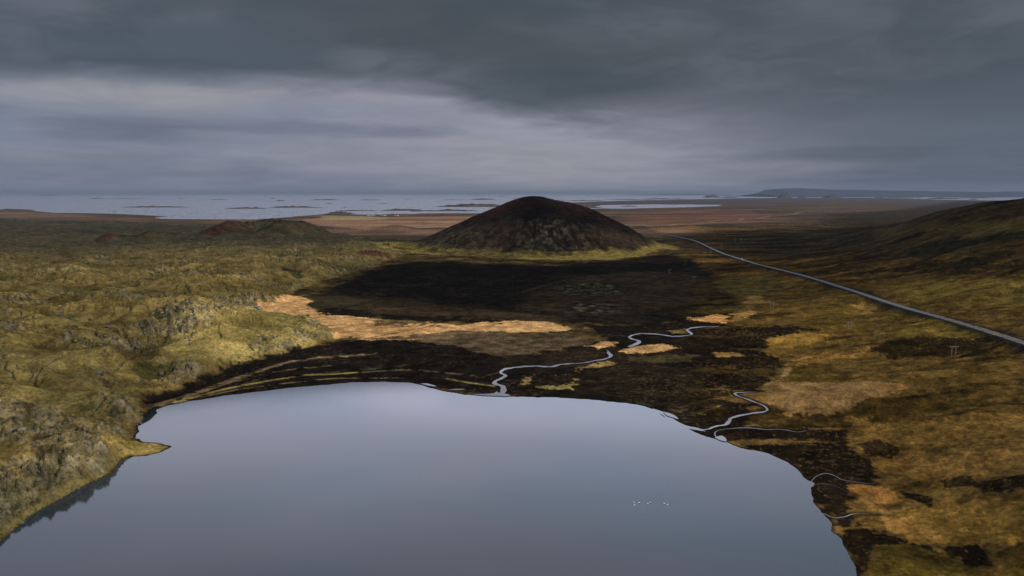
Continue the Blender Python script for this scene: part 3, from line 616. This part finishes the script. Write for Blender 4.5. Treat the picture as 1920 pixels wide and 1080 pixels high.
bp2 = k.n('ShaderNodeBump'); bp2.inputs['Strength'].default_value = .7; bp2.inputs['Distance'].default_value = 4.0; k.put(bp2.inputs['Height'], g2); k.put(bp2.inputs['Normal'], bp.outputs[0])
k.put(b.inputs['Normal'], bp2.outputs[0]); k.put(o_.inputs[0], b.outputs[0])
V = np.stack([XX, YY, z.astype(F)], -1).reshape(-1, 3)
ii = np.arange(nA-1)[:, None]*nR+np.arange(nR-1)[None]
Q = np.stack([ii, ii+nR, ii+nR+1, ii+1], -1).reshape(-1, 4)
jj = (nA-1)*nR+np.arange(nR-1); Q = np.vstack([Q, np.stack([jj, np.arange(nR-1), np.arange(nR-1)+1, jj+1], -1)])
Q = Q[:, ::-1]
c4 = np.concatenate([C, np.ones(C.shape[:2]+(1,), F)], -1).reshape(-1, 4)
attrs(mesh_np('ground', V, Q, gm, col=c4), 'rolling volcanic land of moss, heath and black sand', kind='structure')
# ------------------------------------------------------------------ water
def water(name, body, rough, wave, wscale, strength=.08, ior=1.333):
    m, k = mat(name); b = k.n('ShaderNodeBsdfPrincipled'); o = k.n('ShaderNodeOutputMaterial')
    t = k.n('ShaderNodeTexCoord').outputs['Object']
    big = k.noise(t, .006, 4, .55, dist=.3)
    k.put(b.inputs['Base Color'], k.mix(big, tuple(c_*.8 for c_ in body), tuple(c_*1.2 for c_ in body)))
    k.put(b.inputs['Roughness'], k.ss(k.noise(t, .018, 4, .6, dist=.5), .38, .62, rough*.6, rough*1.7)); b.inputs['IOR'].default_value = ior
    bp = k.n('ShaderNodeBump'); bp.inputs['Strength'].default_value = strength; bp.inputs['Distance'].default_value = wave
    k.put(bp.inputs['Height'], k.noise(t, wscale, 3, .6)); k.put(b.inputs['Normal'], bp.outputs[0]); k.put(o.inputs[0], b.outputs[0]); return m
def fan(name, pts, zc, m, **kw):
    me = bpy.data.meshes.new(name); me.from_pydata([(x, y, zc) for x, y in pts], [], [list(range(len(pts)))]); me.update()
    if me.polygons[0].normal.z < 0: me.flip_normals()
    me.materials.append(m); o = bpy.data.objects.new(name, me); COL.objects.link(o); return attrs(o, **kw)
LK = np.array(LAKE); e = np.roll(LK, -1, 0)-np.roll(LK, 1, 0); nrm = np.stack([-e[:,1], e[:,0]], 1)/(np.hypot(e[:,0], e[:,1])[:, None]+1e-6)
area = .5*np.sum(LK[:,0]*np.roll(LK[:,1], -1)-np.roll(LK[:,0], -1)*LK[:,1])
fan('lake', LK+nrm*(-6 if area > 0 else 6), 0, water('lake_water', (.019,.031,.039), .04, .12, 1.3), label='calm slate blue lake in the foreground', kind='structure')
tt = np.linspace(0, 2*math.pi, 128, endpoint=False)
fan('sea', [(150000*math.sin(t), 150000*math.cos(t)) for t in tt], -60, water('sea_water', (.14,.155,.20), .38, .05, .02, .0), label='grey blue bay reaching to the horizon', kind='structure')
sw = water('stream_water', (.17,.165,.185), .34, .1, 1.0)
def ribbon(name, L, wf, zf, m, thick=0.0):
    t = np.gradient(L, axis=0); t /= np.hypot(t[:,0], t[:,1])[:, None]+1e-9; nn = np.stack([-t[:,1], t[:,0]], 1)
    A_ = L+nn*wf[:, None]*.5; B_ = L-nn*wf[:, None]*.5; n = len(L)
    V = np.vstack([np.column_stack([A_, zf]), np.column_stack([B_, zf])]); i = np.arange(n-1)
    Q = np.stack([i, i+n, i+n+1, i+1], 1)
    o = mesh_np(name, V, Q, m)
    if o.data.polygons[0].normal.z < 0: o.data.flip_normals()
    return o
for i, (L, w) in enumerate(SLINES):
    L2 = smooth_line(L[::2], 1.2) if len(L) < 300 else L
    L2 = L2+np.stack([fbm(L2[:,0], L2[:,1], 14, 3, 501+i), fbm(L2[:,0], L2[:,1], 14, 3, 507+i)], 1)*1.6*min(1, w/2)
    s_ = np.arange(len(L2)); wf = w*(1+.25*np.sin(s_*.11+i)+.2*np.sin(s_*.043+2*i))
    if i in (0,): wf[:12] *= np.linspace(1.8, 1, 12)
    wf[-10:] *= np.linspace(1, .15, 10); wf *= 1+.6*fbm(L2[:,0], L2[:,1], 9, 2, 513+i)
    g = grid_at(z, L2[:,0], L2[:,1]).astype(float); g = np.minimum.accumulate(g[::-1])[::-1] if False else g
    for _ in range(30): g[1:-1] = (g[:-2]+g[1:-1]*2+g[2:])/4
    o = ribbon('stream', L2, wf, g+(.9 if w > 3 else (.4 if w > 1 else .12))*.62, sw)
    attrs(o, ['wide winding stream running from the plain into the far shore','wide stream loop crossing the black field','braided narrow stream entering the right shore','curling stream with a small fan at the right shore','thin rivulet arcing to the right bank','faint rivulet below the arc','short curved stream at the lower right bank'][i], kind='structure')
for pts in ([(788,719.2),(800,719.2),(812,722),(818,724.6),(808,724),(797,721.5)], [(838,731),(855,729.4),(872,729.6),(860,731.2)], [(885,739.6),(905,739),(925,737.5),(931,734),(936,737),(948,738.5),(957,741.2),(950,743.2),(930,742.6),(905,741.4)],
            [(1243,772),(1256,775),(1266,780),(1272,786),(1262,783),(1250,779)], [(1340,820.5),(1352,817),(1360,821),(1362,828),(1350,825.5)]):
    L = smooth_line([px(u, v, .2) for u, v in pts+pts[:1]], 1.0)[:-1]; fan('pool', L, .28, sw, label='small shallow pool beside the lake shore', kind='structure')
# road
rm = simple('asphalt', (.078,.08,.088), .85, .15, .8)
wm = simple('road_paint', (.45,.45,.43), .7, .1)
L2 = RLINE; attrs(ribbon('road', L2, np.full(len(L2), 6.6), rz+.02, rm), 'grey two lane road on a raised bank', kind='structure')
t = np.gradient(L2, axis=0); t /= np.hypot(t[:,0], t[:,1])[:, None]; nn = np.stack([-t[:,1], t[:,0]], 1)
for s_ in (-1, 1):
    attrs(ribbon('road_marking', L2+nn*s_*2.95, np.full(len(L2), .18), rz+.035, wm), kind='structure')
# ------------------------------------------------------------------ islands, far hills
im, k = mat('island_rock'); b = k.n('ShaderNodeBsdfPrincipled'); o_ = k.n('ShaderNodeOutputMaterial'); t_ = k.n('ShaderNodeTexCoord').outputs['Object']
k.put(b.inputs['Base Color'], k.mix(k.ss(k.noise(t_, .004, 5, .6), .35, .65), (.030,.032,.030), (.095,.075,.052))); b.inputs['Roughness'].default_value = 1; b.inputs['Specular IOR Level'].default_value = .1
k.put(o_.inputs[0], b.outputs[0])
def island(u0, u1, v, hpx, depth=1.0, seed=0, name='island', label=None, zb=-60):
    """low skerry between photo columns u0..u1 whose near shore is seen at row v"""
    x0, y0 = px((u0+u1)/2, v, zb); r = math.hypot(x0, y0); w = (u1-u0)/FPX*r*.5; hh = hpx/FPX*r; d = max(w*.25*depth, 60)
    na, nr_ = 64, 12; th = np.linspace(0, 2*np.pi, na, endpoint=False); rr = np.linspace(0, 1, nr_)**.8
    T, S = np.meshgrid(th, rr, indexing='ij')
    out = 1+.30*fbm(np.cos(T)*2, np.sin(T)*2, 1.0, 4, seed)
    x = np.cos(T)*S*out*w; y = np.sin(T)*S*out*d
    zz = hh*(1-S**2.2)*(.55+.9*np.clip(fbm(x/w*3, y/d*2, 1.0, 4, seed+9)+.3, 0, 1))+(-1.5)
    V = np.stack([x, y, zz], -1).reshape(-1, 3); i = (np.arange(na)[:, None]*nr_+np.arange(nr_-1)[None]); j = ((np.arange(na)[:, None]+1) % na)*nr_+np.arange(nr_-1)[None]
    Q = np.stack([i, j, j+1, i+1], -1).reshape(-1, 4)
    o = mesh_np(name, V, Q[:, ::-1], im); o.location = (x0, y0+d*.8, zb); attrs(o, label, kind='structure'); return o
ISL = [(72,110,366.5,.9),(170,190,372.5,1.2),(190,270,373,.7),(335,343,372.5,.8),(390,425,374.5,.9),(224,342,389,2.4),(206,212,396.6,.7),(420,498,391.5,2.6),(500,600,389.5,2.8),(505,517,372.5,.9),(515,536,376.8,1.4),
       (580,640,375.3,1.8),(670,716,375.3,1.2),(608,622,382.6,1.2),(708,728,382,1),(640,652,389,1),(625,712,395.6,1.7),(710,800,395.2,3.2),(765,795,396.6,1.8),(792,895,396,3.2),(604,664,402,4.5),(820,960,388,5),(818,880,375,.8),(880,930,374.5,2.2),
       (755,775,373.5,.8),(870,912,365.8,.9),(930,950,368,.8),(955,1000,372.5,1),(1040,1062,376,1.2),(1060,1140,377,1.6),(1165,1198,387.6,1.6),(1130,1225,374.5,1),(1180,1260,366.3,.8),(1280,1300,366,1),(1185,1370,366,2),(1205,1290,373.5,1.4),
       (1290,1360,365.2,1.4),(1640,1660,371,1.6),(1668,1714,370.8,2.2),(1718,1730,370.6,1),(1745,1800,373.2,2.2),(1800,1862,371.5,1.4),(1820,1834,374.6,1.6),(1340,1400,368,1.2),(1400,1470,366.5,2.0)]
for i, (u0, u1, v, h) in enumerate(ISL): island(u0, u1, v, h, seed=400+i*3, label='low dark island in the bay')
for u0, u1, v, h, s_ in [(1320,1350,370.5,4.2,601),(1350,1390,371,1.8,604),(1460,1484,371,7.5,607),(1496,1512,371,2.2,610),(1545,1580,371,4.6,613),(1080,1130,390,3.5,620)]:
    island(u0, u1, v, h, 1.6, s_, 'hill', 'small hill on the far coast', -60)
def far_hill(pts, dist, depth, label):
    """ridge whose skyline runs through photo points, at one real distance"""
    q = np.array(pts, float); us = np.linspace(q[0,0], q[-1,0], 160); vs = np.interp(us, q[:,0], q[:,1])
    X_, Z_ = [], []
    for u, v in zip(us, vs):
        dx_, dy_, dz_ = ray(u, v); t = dist/dy_; X_.append(dx_*t); Z_.append(H+dz_*t)
    X_ = np.array(X_); Z_ = np.maximum(np.array(Z_), -60)+fbm(X_, X_*0, 1800, 4, 71)*14
    prof = [(-depth, 0), (-depth*.6, .35), (-depth*.25, .8), (0, 1), (depth*.4, .9), (depth, 0)]
    V = np.vstack([np.column_stack([X_, np.full(160, dist+a_)+fbm(X_, X_*0+a_, 3000, 3, 75)*600, -70+(Z_+70)*b_]) for a_, b_ in prof])
    Q = np.vstack([np.stack([np.arange(159)+k_*160, np.arange(159)+k_*160+1, np.arange(159)+(k_+1)*160+1, np.arange(159)+(k_+1)*160], 1) for k_ in range(len(prof)-1)])
    attrs(mesh_np('far_hill', V, Q, simple('hazed_far_rock', (.055, .070, .10), 1, .2, .001, 0, 0)), label, kind='structure')  # blue of the distance haze put into the rock colour
far_hill([(1425,364),(1440,362),(1450,357.5),(1460,353.6),(1500,353),(1530,353.6),(1560,355.2),(1600,356),(1680,357.5),(1760,358.5),(1840,359.5),(1920,359),(2000,359),(2200,360)], 34000, 4000, 'long blue table mountain on the far side of the bay')

# ------------------------------------------------------------------ small things
def spot(u, v):
    """where the sight line through a survey point meets the finished ground"""
    dx_, dy_, dz_ = ray(u, v); t = np.geomspace(150, 16000, 6000); g = grid_at(z, dx_*t, dy_*t); zz = H+dz_*t
    i = np.nonzero(zz < g)[0][0]; return dx_*t[i], dy_*t[i], float(g[i])
def thing(name, label, cat, loc, rz=0, group=None):
    o = bpy.data.objects.new(name, None); COL.objects.link(o); o.empty_display_size = .5; o.location = loc; o.rotation_euler = (0, 0, rz)
    return attrs(o, label, cat, group)
def part(name, V, Fc, m, parent=None, smooth=False):
    me = bpy.data.meshes.new(name); me.from_pydata([tuple(map(float, v)) for v in V], [], Fc); me.update()
    if smooth: me.polygons.foreach_set('use_smooth', [True]*len(me.polygons))
    me.materials.append(m); o = bpy.data.objects.new(name, me); COL.objects.link(o)
    if parent: o.parent = parent
    return o
def tube(p0, p1, r0, r1, n=10):
    p0, p1 = np.array(p0, float), np.array(p1, float); d_ = p1-p0; d_ /= np.linalg.norm(d_)
    a_ = np.cross(d_, (0, 0, 1) if abs(d_[2]) < .9 else (1, 0, 0)); a_ /= np.linalg.norm(a_); b_ = np.cross(d_, a_)
    V = [p+(a_*math.cos(2*math.pi*i/n)+b_*math.sin(2*math.pi*i/n))*r for p, r in ((p0, r0), (p1, r1)) for i in range(n)]
    Fc = [(i, (i+1) % n, n+(i+1) % n, n+i) for i in range(n)]+[tuple(range(n))[::-1], tuple(range(n, 2*n))]
    return V, Fc
def cuboid(x0, x1, y0, y1, z0, z1):
    V = [(x, y, zq) for zq in (z0, z1) for x, y in ((x0, y0), (x1, y0), (x1, y1), (x0, y1))]
    return V, [(3,2,1,0),(4,5,6,7),(0,1,5,4),(1,2,6,5),(2,3,7,6),(3,0,4,7)]
def join(*ps):
    V, Fc = [], []
    for v_, f_ in ps:
        n = len(V); V += list(v_); Fc += [tuple(i+n for i in q) for q in f_]
    return V, Fc
def dup(root, loc, rz, label, group, name=None):
    r = root.copy(); COL.objects.link(r); r.location = loc; r.rotation_euler = (0, 0, rz); attrs(r, label, None, group)
    for ch in list(root.children):
        c_ = ch.copy(); COL.objects.link(c_); c_.parent = r
        for g_ in ch.children:
            d_ = g_.copy(); COL.objects.link(d_); d_.parent = c_
    return r
wood = simple('weathered_wood', (.20, .185, .165), .9, .3, 2); steel = simple('galvanised_steel', (.30, .31, .32), .6, .15, 4); porc = simple('brown_porcelain', (.10, .06, .04), .4)
def power_pole(loc, h, label, braced=False, sep=2.5):
    t = thing('power_pole', label, 'power pole', loc, 0, 'power poles of the line beside the road')
    for sx_ in (-1, 1):
        part('pole', *tube((sx_*sep/2*1.08, 0, -.6), (sx_*sep/2, 0, h), .20, .14), wood, t, True)
    ca = part('crossarm', *cuboid(-sep*1.12, sep*1.12, -.14, .14, h-.42, h-.12), wood, t)
    for sx_ in (-1, 0, 1):
        part('insulator', *join(*[tube((sx_*sep*1.02, -.0, h-.55-q*.16), (sx_*sep*1.02, 0, h-.65-q*.16), .11, .11, 8) for q in range(5)], tube((sx_*sep*1.02, 0, h-.42), (sx_*sep*1.02, 0, h-1.4), .03, .03, 6)), porc, t)
    if braced:
        part('brace', *tube((-sep/2, 0, h-.8), (sep/2, 0, .8), .11, .11), wood, t, True)
    return t
PP = [(1787,672,24,'tall two-legged power pole on dark heath, nearest of all to the lake corner',0),
      (1592.5,622,17,'two-legged power pole on olive slope between the straw meadow and the road',0),
      (1446.7,583,14.5,'two-legged power pole on the black gully edge beside a tan mound',0),
      (1354,551,13,'faint two-legged power pole on pale rubble left of the sandy gully',0),
      (1300.7,532,13.5,'two-legged power pole with wide arm in the middle of the brown flat',0),
      (1255.5,517,12.5,'power pole with diagonal brace between its legs on the black flat',1),
      (1285,497,9.5,'short two-legged power pole on black ground right of the cone apron',0),
      (1321,483,10.5,'two-legged power pole just left of the road, left of its twin',0),
      (1332.6,478,11,'two-legged power pole rising against the road embankment',0),
      (1352.6,469,11,'two-legged power pole just beyond the road on the far heath',0),
      (1378,456,9.5,'small far power pole on the plain, left one of the farthest pair',0),
      (1389,456,10.5,'small far power pole on the plain, right one of the farthest pair',0)]
for u, v, hp, lb, br in PP:
    x0, y0, z0 = spot(u, v); power_pole((x0, y0, z0-.1), min(max(hp/FPX*y0, 8.0), 12.0), lb, br)
# parked and driving vehicles
glass = simple('car_glass', (.02, .025, .03), .15, .1, 2, 0, .6); tyre = simple('tyre_rubber', (.02, .02, .02), .9); lampm = simple('headlight_lens', (.75, .75, .72), .25, .05)
def vehicle(name, label, cat, loc, rz, paint, van=False):
    t = thing(name, label, cat, loc, rz)
    L_, Wd = (5.2, 1.95) if van else (4.5, 1.85)
    if van: pr = [(-2.6,.35),(-2.6,1.1),(-2.5,2.1),(-2.3,2.25),(1.1,2.25),(1.4,2.12),(2.0,1.3),(2.5,1.1),(2.6,.9),(2.6,.35)]
    else: pr = [(-2.2,.4),(-2.25,1.05),(-2.1,1.2),(-1.9,1.75),(-1.6,1.82),(.4,1.8),(.7,1.72),(1.25,1.18),(2.1,1.05),(2.25,.8),(2.25,.4)]
    n = len(pr); V = []
    for k_, (sy, inset) in enumerate([(-Wd/2+.1, .06), (-Wd/2, 0), (Wd/2, 0), (Wd/2-.1, .06)]):
        for x, zq in pr:
            tum = 0 if zq < 1.15 else (zq-1.15)*.18
            V.append((x*(1-inset*.5), sy-math.copysign(tum, sy), zq-(inset if zq > 1 else -inset)))
    Fc = [(k_*n+i, k_*n+(i+1) % n, (k_+1)*n+(i+1) % n, (k_+1)*n+i) for k_ in range(3) for i in range(n)]+[tuple(range(n))[::-1], tuple(range(3*n, 4*n))]
    part('body', V, Fc, paint, t)
    zt_ = 2.05 if van else 1.66
    for sy in (-1, 1):
        w1 = sy*(Wd/2-.045); w2 = sy*(Wd/2-(zt_-1.15)*.18+.012)
        xs_ = [(-2.2, -1.0), (-.9, .3), (.4, 1.25)] if van else [(-1.75, -.9), (-.8, .15), (.25, .62)]
        for a_, b_ in xs_:
            part('side_window', [(a_, w1+.04*sy, 1.22), (b_, w1+.04*sy, 1.22), (b_-.08, w2, zt_), (a_+.05, w2, zt_), (a_, w1-.02*sy, 1.22), (b_, w1-.02*sy, 1.22), (b_-.08, w2-.06*sy, zt_), (a_+.05, w2-.06*sy, zt_)],
                 [(0,1,2,3),(7,6,5,4),(0,4,5,1),(1,5,6,2),(2,6,7,3),(3,7,4,0)], glass, t)
        part('headlight', *cuboid(L_/2-.12, L_/2+.03, sy*.72-.18, sy*.72+.18, .75, .92), lampm, t)
    fr = [(1.42, 2.07), (1.97, 1.36)] if van else [(.74, 1.69), (1.2, 1.24)]
    part('windscreen', [(fr[0][0]+.02, -.72, fr[0][1]+.02), (fr[0][0]+.02, .72, fr[0][1]+.02), (fr[1][0]+.03, .82, fr[1][1]+.02), (fr[1][0]+.03, -.82, fr[1][1]+.02), (fr[0][0]-.05, -.72, fr[0][1]-.05), (fr[0][0]-.05, .72, fr[0][1]-.05), (fr[1][0]-.05, .82, fr[1][1]-.06), (fr[1][0]-.05, -.82, fr[1][1]-.06)],
         [(0,3,2,1),(4,5,6,7),(0,1,5,4),(1,2,6,5),(2,3,7,6),(3,0,4,7)], glass, t)
    for x in (-L_/2+.85, L_/2-.85):
        for sy in (-1, 1):
            part('wheel', *tube((x, sy*(Wd/2-.2), .36), (x, sy*(Wd/2+.03), .36), .36, .36, 16), tyre, t, False)
    return t
x0, y0, z0 = spot(482, 580); vehicle('parked_van', 'silver grey van parked where the tan sand meets the lava edge', 'van', (x0, y0, z0+.1), R(-12), simple('silver_paint', (.30, .33, .36), .35, .05, 1, .3, .5), True)
i_ = int(np.argmin([abs(math.atan2(x, y)-math.atan2(ray(1390, 489)[0], ray(1390, 489)[1])) for x, y in RLINE]))
tn = RLINE[i_+1]-RLINE[i_-1]; vehicle('car', 'pale car driving along the road past the far bend', 'car', (RLINE[i_][0], RLINE[i_][1], rz[i_]+.03), math.atan2(tn[1], tn[0]), simple('white_paint', (.55, .55, .54), .35, .03, 1, 0, .5))
# swans on the lake
fe = simple('swan_feathers', (.82, .82, .80), .7, .04, 6); bk = simple('swan_beak', (.55, .30, .04), .5)
def swan():
    sp = [(-.62, .30, .01, .02), (-.52, .26, .10, .05), (-.35, .20, .22, .12), (-.12, .17, .27, .17), (.12, .16, .27, .17), (.30, .18, .20, .15), (.42, .26, .11, .10), (.47, .38, .065, .065), (.45, .52, .055, .055), (.42, .66, .05, .05), (.44, .78, .052, .052), (.50, .85, .062, .06), (.58, .85, .05, .05), (.63, .835, .02, .02)]
    n = 14; V = []; p = np.array(sp)
    for i, (x, zq, ry, rz_) in enumerate(sp):
        tx = p[min(i+1, len(p)-1), :2]-p[max(i-1, 0), :2]; tx /= np.linalg.norm(tx); nx, nz = -tx[1], tx[0]
        for j in range(n):
            a_ = 2*math.pi*j/n; V.append((x+nx*rz_*math.cos(a_), ry*math.sin(a_), zq+nz*rz_*math.cos(a_)))
    Fc = [(i*n+j, i*n+(j+1) % n, (i+1)*n+(j+1) % n, (i+1)*n+j) for i in range(len(sp)-1) for j in range(n)]+[tuple(range(n))[::-1], tuple(range((len(sp)-1)*n, len(sp)*n))]
    return V, Fc
SW = [(1188.4,941.5,'dim white swan at the upper left of the left group of three'),(1189.2,946.8,'white swan nearest the camera, below the upper left one'),(1198,942,'white swan at the right of the left group of three'),
      (1214.6,944.4,'white swan in the middle pair, lower left one'),(1219.2,942.4,'white swan in the middle pair, upper right one'),(1245.5,943.6,'white swan in the right pair, upper left one'),(1251.4,946.3,'rightmost white swan on the lake')]
s0 = None
for i, (u, v, lb) in enumerate(SW):
    x0, y0 = px(u, v, .15); a_ = [2.9, .4, .1, 2.7, 1.9, 3.3, .2][i]
    if s0 is None:
        s0 = thing('swan', lb, 'swan', (x0, y0, -.02), a_, 'swans resting on the lake'); b_ = part('body', *swan(), fe, s0, True); part('beak', *tube((.62, 0, .84), (.74, 0, .80), .028, .008, 8), bk, s0, True)
        s0.scale = (.68, .68, .68); ms = s0
    else: dup(ms, (x0, y0, -.02), a_, lb, 'swans resting on the lake')
# farm by the shore
wwall = simple('white_render', (.72, .71, .68), .8, .05, .5); groof = simple('grey_roof', (.20, .20, .21), .7, .1, .5); rroof = simple('rust_roof', (.28, .09, .06), .7, .1, .5); gwall = simple('grey_cladding', (.42, .41, .40), .8, .1, .5)
def house(name, label, loc, rz_, L_, D_, e_, rd, wm_, rfm, nwin):
    t = thing(name, label, 'house' if name == 'farmhouse' else 'shed', loc, rz_, 'farm buildings at the sea shore')
    V = [(x, y, zq) for x in (-L_/2, L_/2) for y, zq in ((-D_/2, -1.5), (D_/2, -1.5), (D_/2, e_), (0, e_+rd), (-D_/2, e_))]
    part('wall', V, [(0,1,2,3,4),(9,8,7,6,5),(0,5,6,1),(1,6,7,2),(0,4,9,5)], wm_, t)
    o_ = .5; V = []
    for x in (-L_/2-o_, L_/2+o_):
        for y, zq in ((-D_/2-o_, e_-rd*o_/(D_/2)+.05), (0, e_+rd+.05), (D_/2+o_, e_-rd*o_/(D_/2)+.05), (D_/2+o_, e_-rd*o_/(D_/2)+.3), (0, e_+rd+.35), (-D_/2-o_, e_-rd*o_/(D_/2)+.3)): V.append((x, y, zq))
    part('roof', V, [(0,1,4,5),(1,2,3,4),(11,10,7,6),(10,9,8,7),(0,6,7,1),(1,7,8,2),(2,8,9,3),(3,9,10,4),(4,10,11,5),(5,11,6,0)], rfm, t)
    for i in range(nwin):
        xc = -L_/2+L_*(i+.7)/(nwin+.9); part('window', *cuboid(xc-.55, xc+.55, -D_/2-.06, -D_/2+.05, 1.0, 2.1), glass, t)
    xc = L_/2-1.6; part('door', *cuboid(xc-.5, xc+.5, -D_/2-.07, -D_/2+.05, 0, 2.1), gwall, t)
for u, v, nm, lb, a_, L_, D_, e_, rd, wm_, rf, nw in [
    (691,404.6,'farmhouse','bright white farmhouse, leftmost building of the shore farm',.1,13,9,5.5,3,wwall,rroof,4),
    (699,404.0,'farm_shed','long low white shed beside the leftmost farmhouse',.05,34,9,3,2,wwall,groof,6),
    (716.5,404.5,'farm_shed','long low pale shed left of the middle farmhouse',-.03,24,8,3,2,gwall,groof,5),
    (722.3,404.7,'farmhouse','small white farmhouse in the middle of the shore farm',.2,12,9,5,3,wwall,groof,3),
    (741,404.9,'farm_shed','grey shed left of the rightmost white farmhouse',0,16,9,3.4,2.2,gwall,groof,3),
    (746,404.8,'farmhouse','white farmhouse, rightmost building of the shore farm',-.1,12,10,5.5,3,wwall,rroof,3)]:
    x0, y0, z0 = spot(u, v); house(nm, lb, (x0, y0, z0), a_, L_, D_, e_, rd, wm_, rf, nw)
# blocks of lava standing out of the moss and along the water
ico = None
import bmesh
bm = bmesh.new(); bmesh.ops.create_icosphere(bm, subdivisions=2, radius=1); IV = np.array([v.co[:] for v in bm.verts], F); IF = np.array([[v.index for v in f.verts] for f in bm.faces], np.int32); bm.free()
cell = (r2*(AZ[1000]-AZ[999]))*np.gradient(RR)[None, :]
wt = (rockM*sm(blk+cr*.5, .1, .8)*.9+lava*(sdL > 0)*(sdL < 4)*.5)*cell*(r2 < 900)*(np.abs(a2) < R(44)); wt = np.clip(wt, 0, None).astype(float).ravel()
pk = rng.choice(wt.size, size=3000, replace=False, p=wt/wt.sum()); VV, FF = [], []
for q, i in enumerate(pk):
    s_ = (.22+.6*rng.random()**3)*(1+.4*(r2.ravel()[i] > 450)); sc_ = s_*np.array([1+.5*rng.random(), 1+.5*rng.random(), .55+.5*rng.random()]); a_ = rng.random()*6.28
    v_ = IV*(1+.28*rng.standard_normal((len(IV), 1)))*sc_; ca_, sa_ = math.cos(a_), math.sin(a_)
    v_ = np.stack([v_[:,0]*ca_-v_[:,1]*sa_+XX.ravel()[i], v_[:,0]*sa_+v_[:,1]*ca_+YY.ravel()[i], v_[:,2]+z.ravel()[i]-s_*.05], -1)
    VV.append(v_); FF.append(IF+q*len(IV))
attrs(mesh_np('lava_rocks', np.vstack(VV), np.vstack(FF), simple('lichen_rock', (.115, .10, .066), .95, .6, .5), smooth=False), 'grey lichen covered lava blocks scattered through the moss', kind='stuff')
# ------------------------------------------------------------------ unseen clouds, added high above to throw shade on chosen ground
cm, k = mat('shade_cloud_grey'); b = k.n('ShaderNodeBsdfDiffuse'); b.inputs[0].default_value = (.7, .72, .75, 1); o_ = k.n('ShaderNodeOutputMaterial'); k.put(o_.inputs[0], b.outputs[0])
def shade_cloud(gx_, gy_, rx, ry, rot, alt, seed, label):
    """cloud that throws its shadow round the ground point gx_, gy_"""
    off = alt/math.tan(SUN_EL); na, nb = 72, 30
    T, P_ = np.meshgrid(np.linspace(0, 2*np.pi, na, endpoint=False), np.linspace(.02, math.pi-.02, nb), indexing='ij')
    ex, ey, ez = np.sin(P_)*np.cos(T), np.sin(P_)*np.sin(T), np.cos(P_)
    d_ = 1+.30*fbm(ex*2+ez, ey*2-ez, 1.0, 4, seed)+.12*fbm(ex*6, ey*6+ez*3, 1.0, 3, seed+5)
    V = np.stack([ex*rx*d_, ey*ry*d_, ez*90*d_], -1).reshape(-1, 3)
    i = np.arange(na)[:, None]*nb+np.arange(nb-1)[None]; j = ((np.arange(na)[:, None]+1) % na)*nb+np.arange(nb-1)[None]
    o = mesh_np('shade_cloud', V, np.stack([i, i+1, j+1, j], -1).reshape(-1, 4), cm)
    o.location = (gx_+off*math.sin(SUN_AZ), gy_+off*math.cos(SUN_AZ), alt); o.rotation_euler.z = rot
    attrs(o, label, kind='structure')
shade_cloud(90, 940, 330, 215, 0, 900, 701, 'grey cloud added to shade the black flat')
shade_cloud(-30, 1700, 270, 170, 0, 900, 713, 'small grey cloud added to shade the cone')
shade_cloud(1230, 1480, 760, 900, .1, 900, 705, 'broad grey cloud added to shade the right hillside')
# ------------------------------------------------------------------ haze over the whole country
hm, k = mat('haze'); v_ = k.n('ShaderNodeVolumePrincipled'); v_.inputs['Color'].default_value = (.30, .38, .52, 1); v_.inputs['Density'].default_value = 1.6e-5; v_.inputs['Anisotropy'].default_value = 0
o_ = k.n('ShaderNodeOutputMaterial'); k.put(o_.inputs['Volume'], v_.outputs[0])
hx = 160000; zt, zb = 420, -75
Vh = [(sx_*hx, sy_*hx, z_) for z_ in (zb, zt) for sx_, sy_ in ((-1,-1),(1,-1),(1,1),(-1,1))]
me = bpy.data.meshes.new('haze'); me.from_pydata(Vh, [], [(3,2,1,0),(4,5,6,7),(0,1,5,4),(1,2,6,5),(2,3,7,6),(3,0,4,7)]); me.update(); me.materials.append(hm)
ho = bpy.data.objects.new('haze', me); COL.objects.link(ho); ho['kind'] = 'stuff'
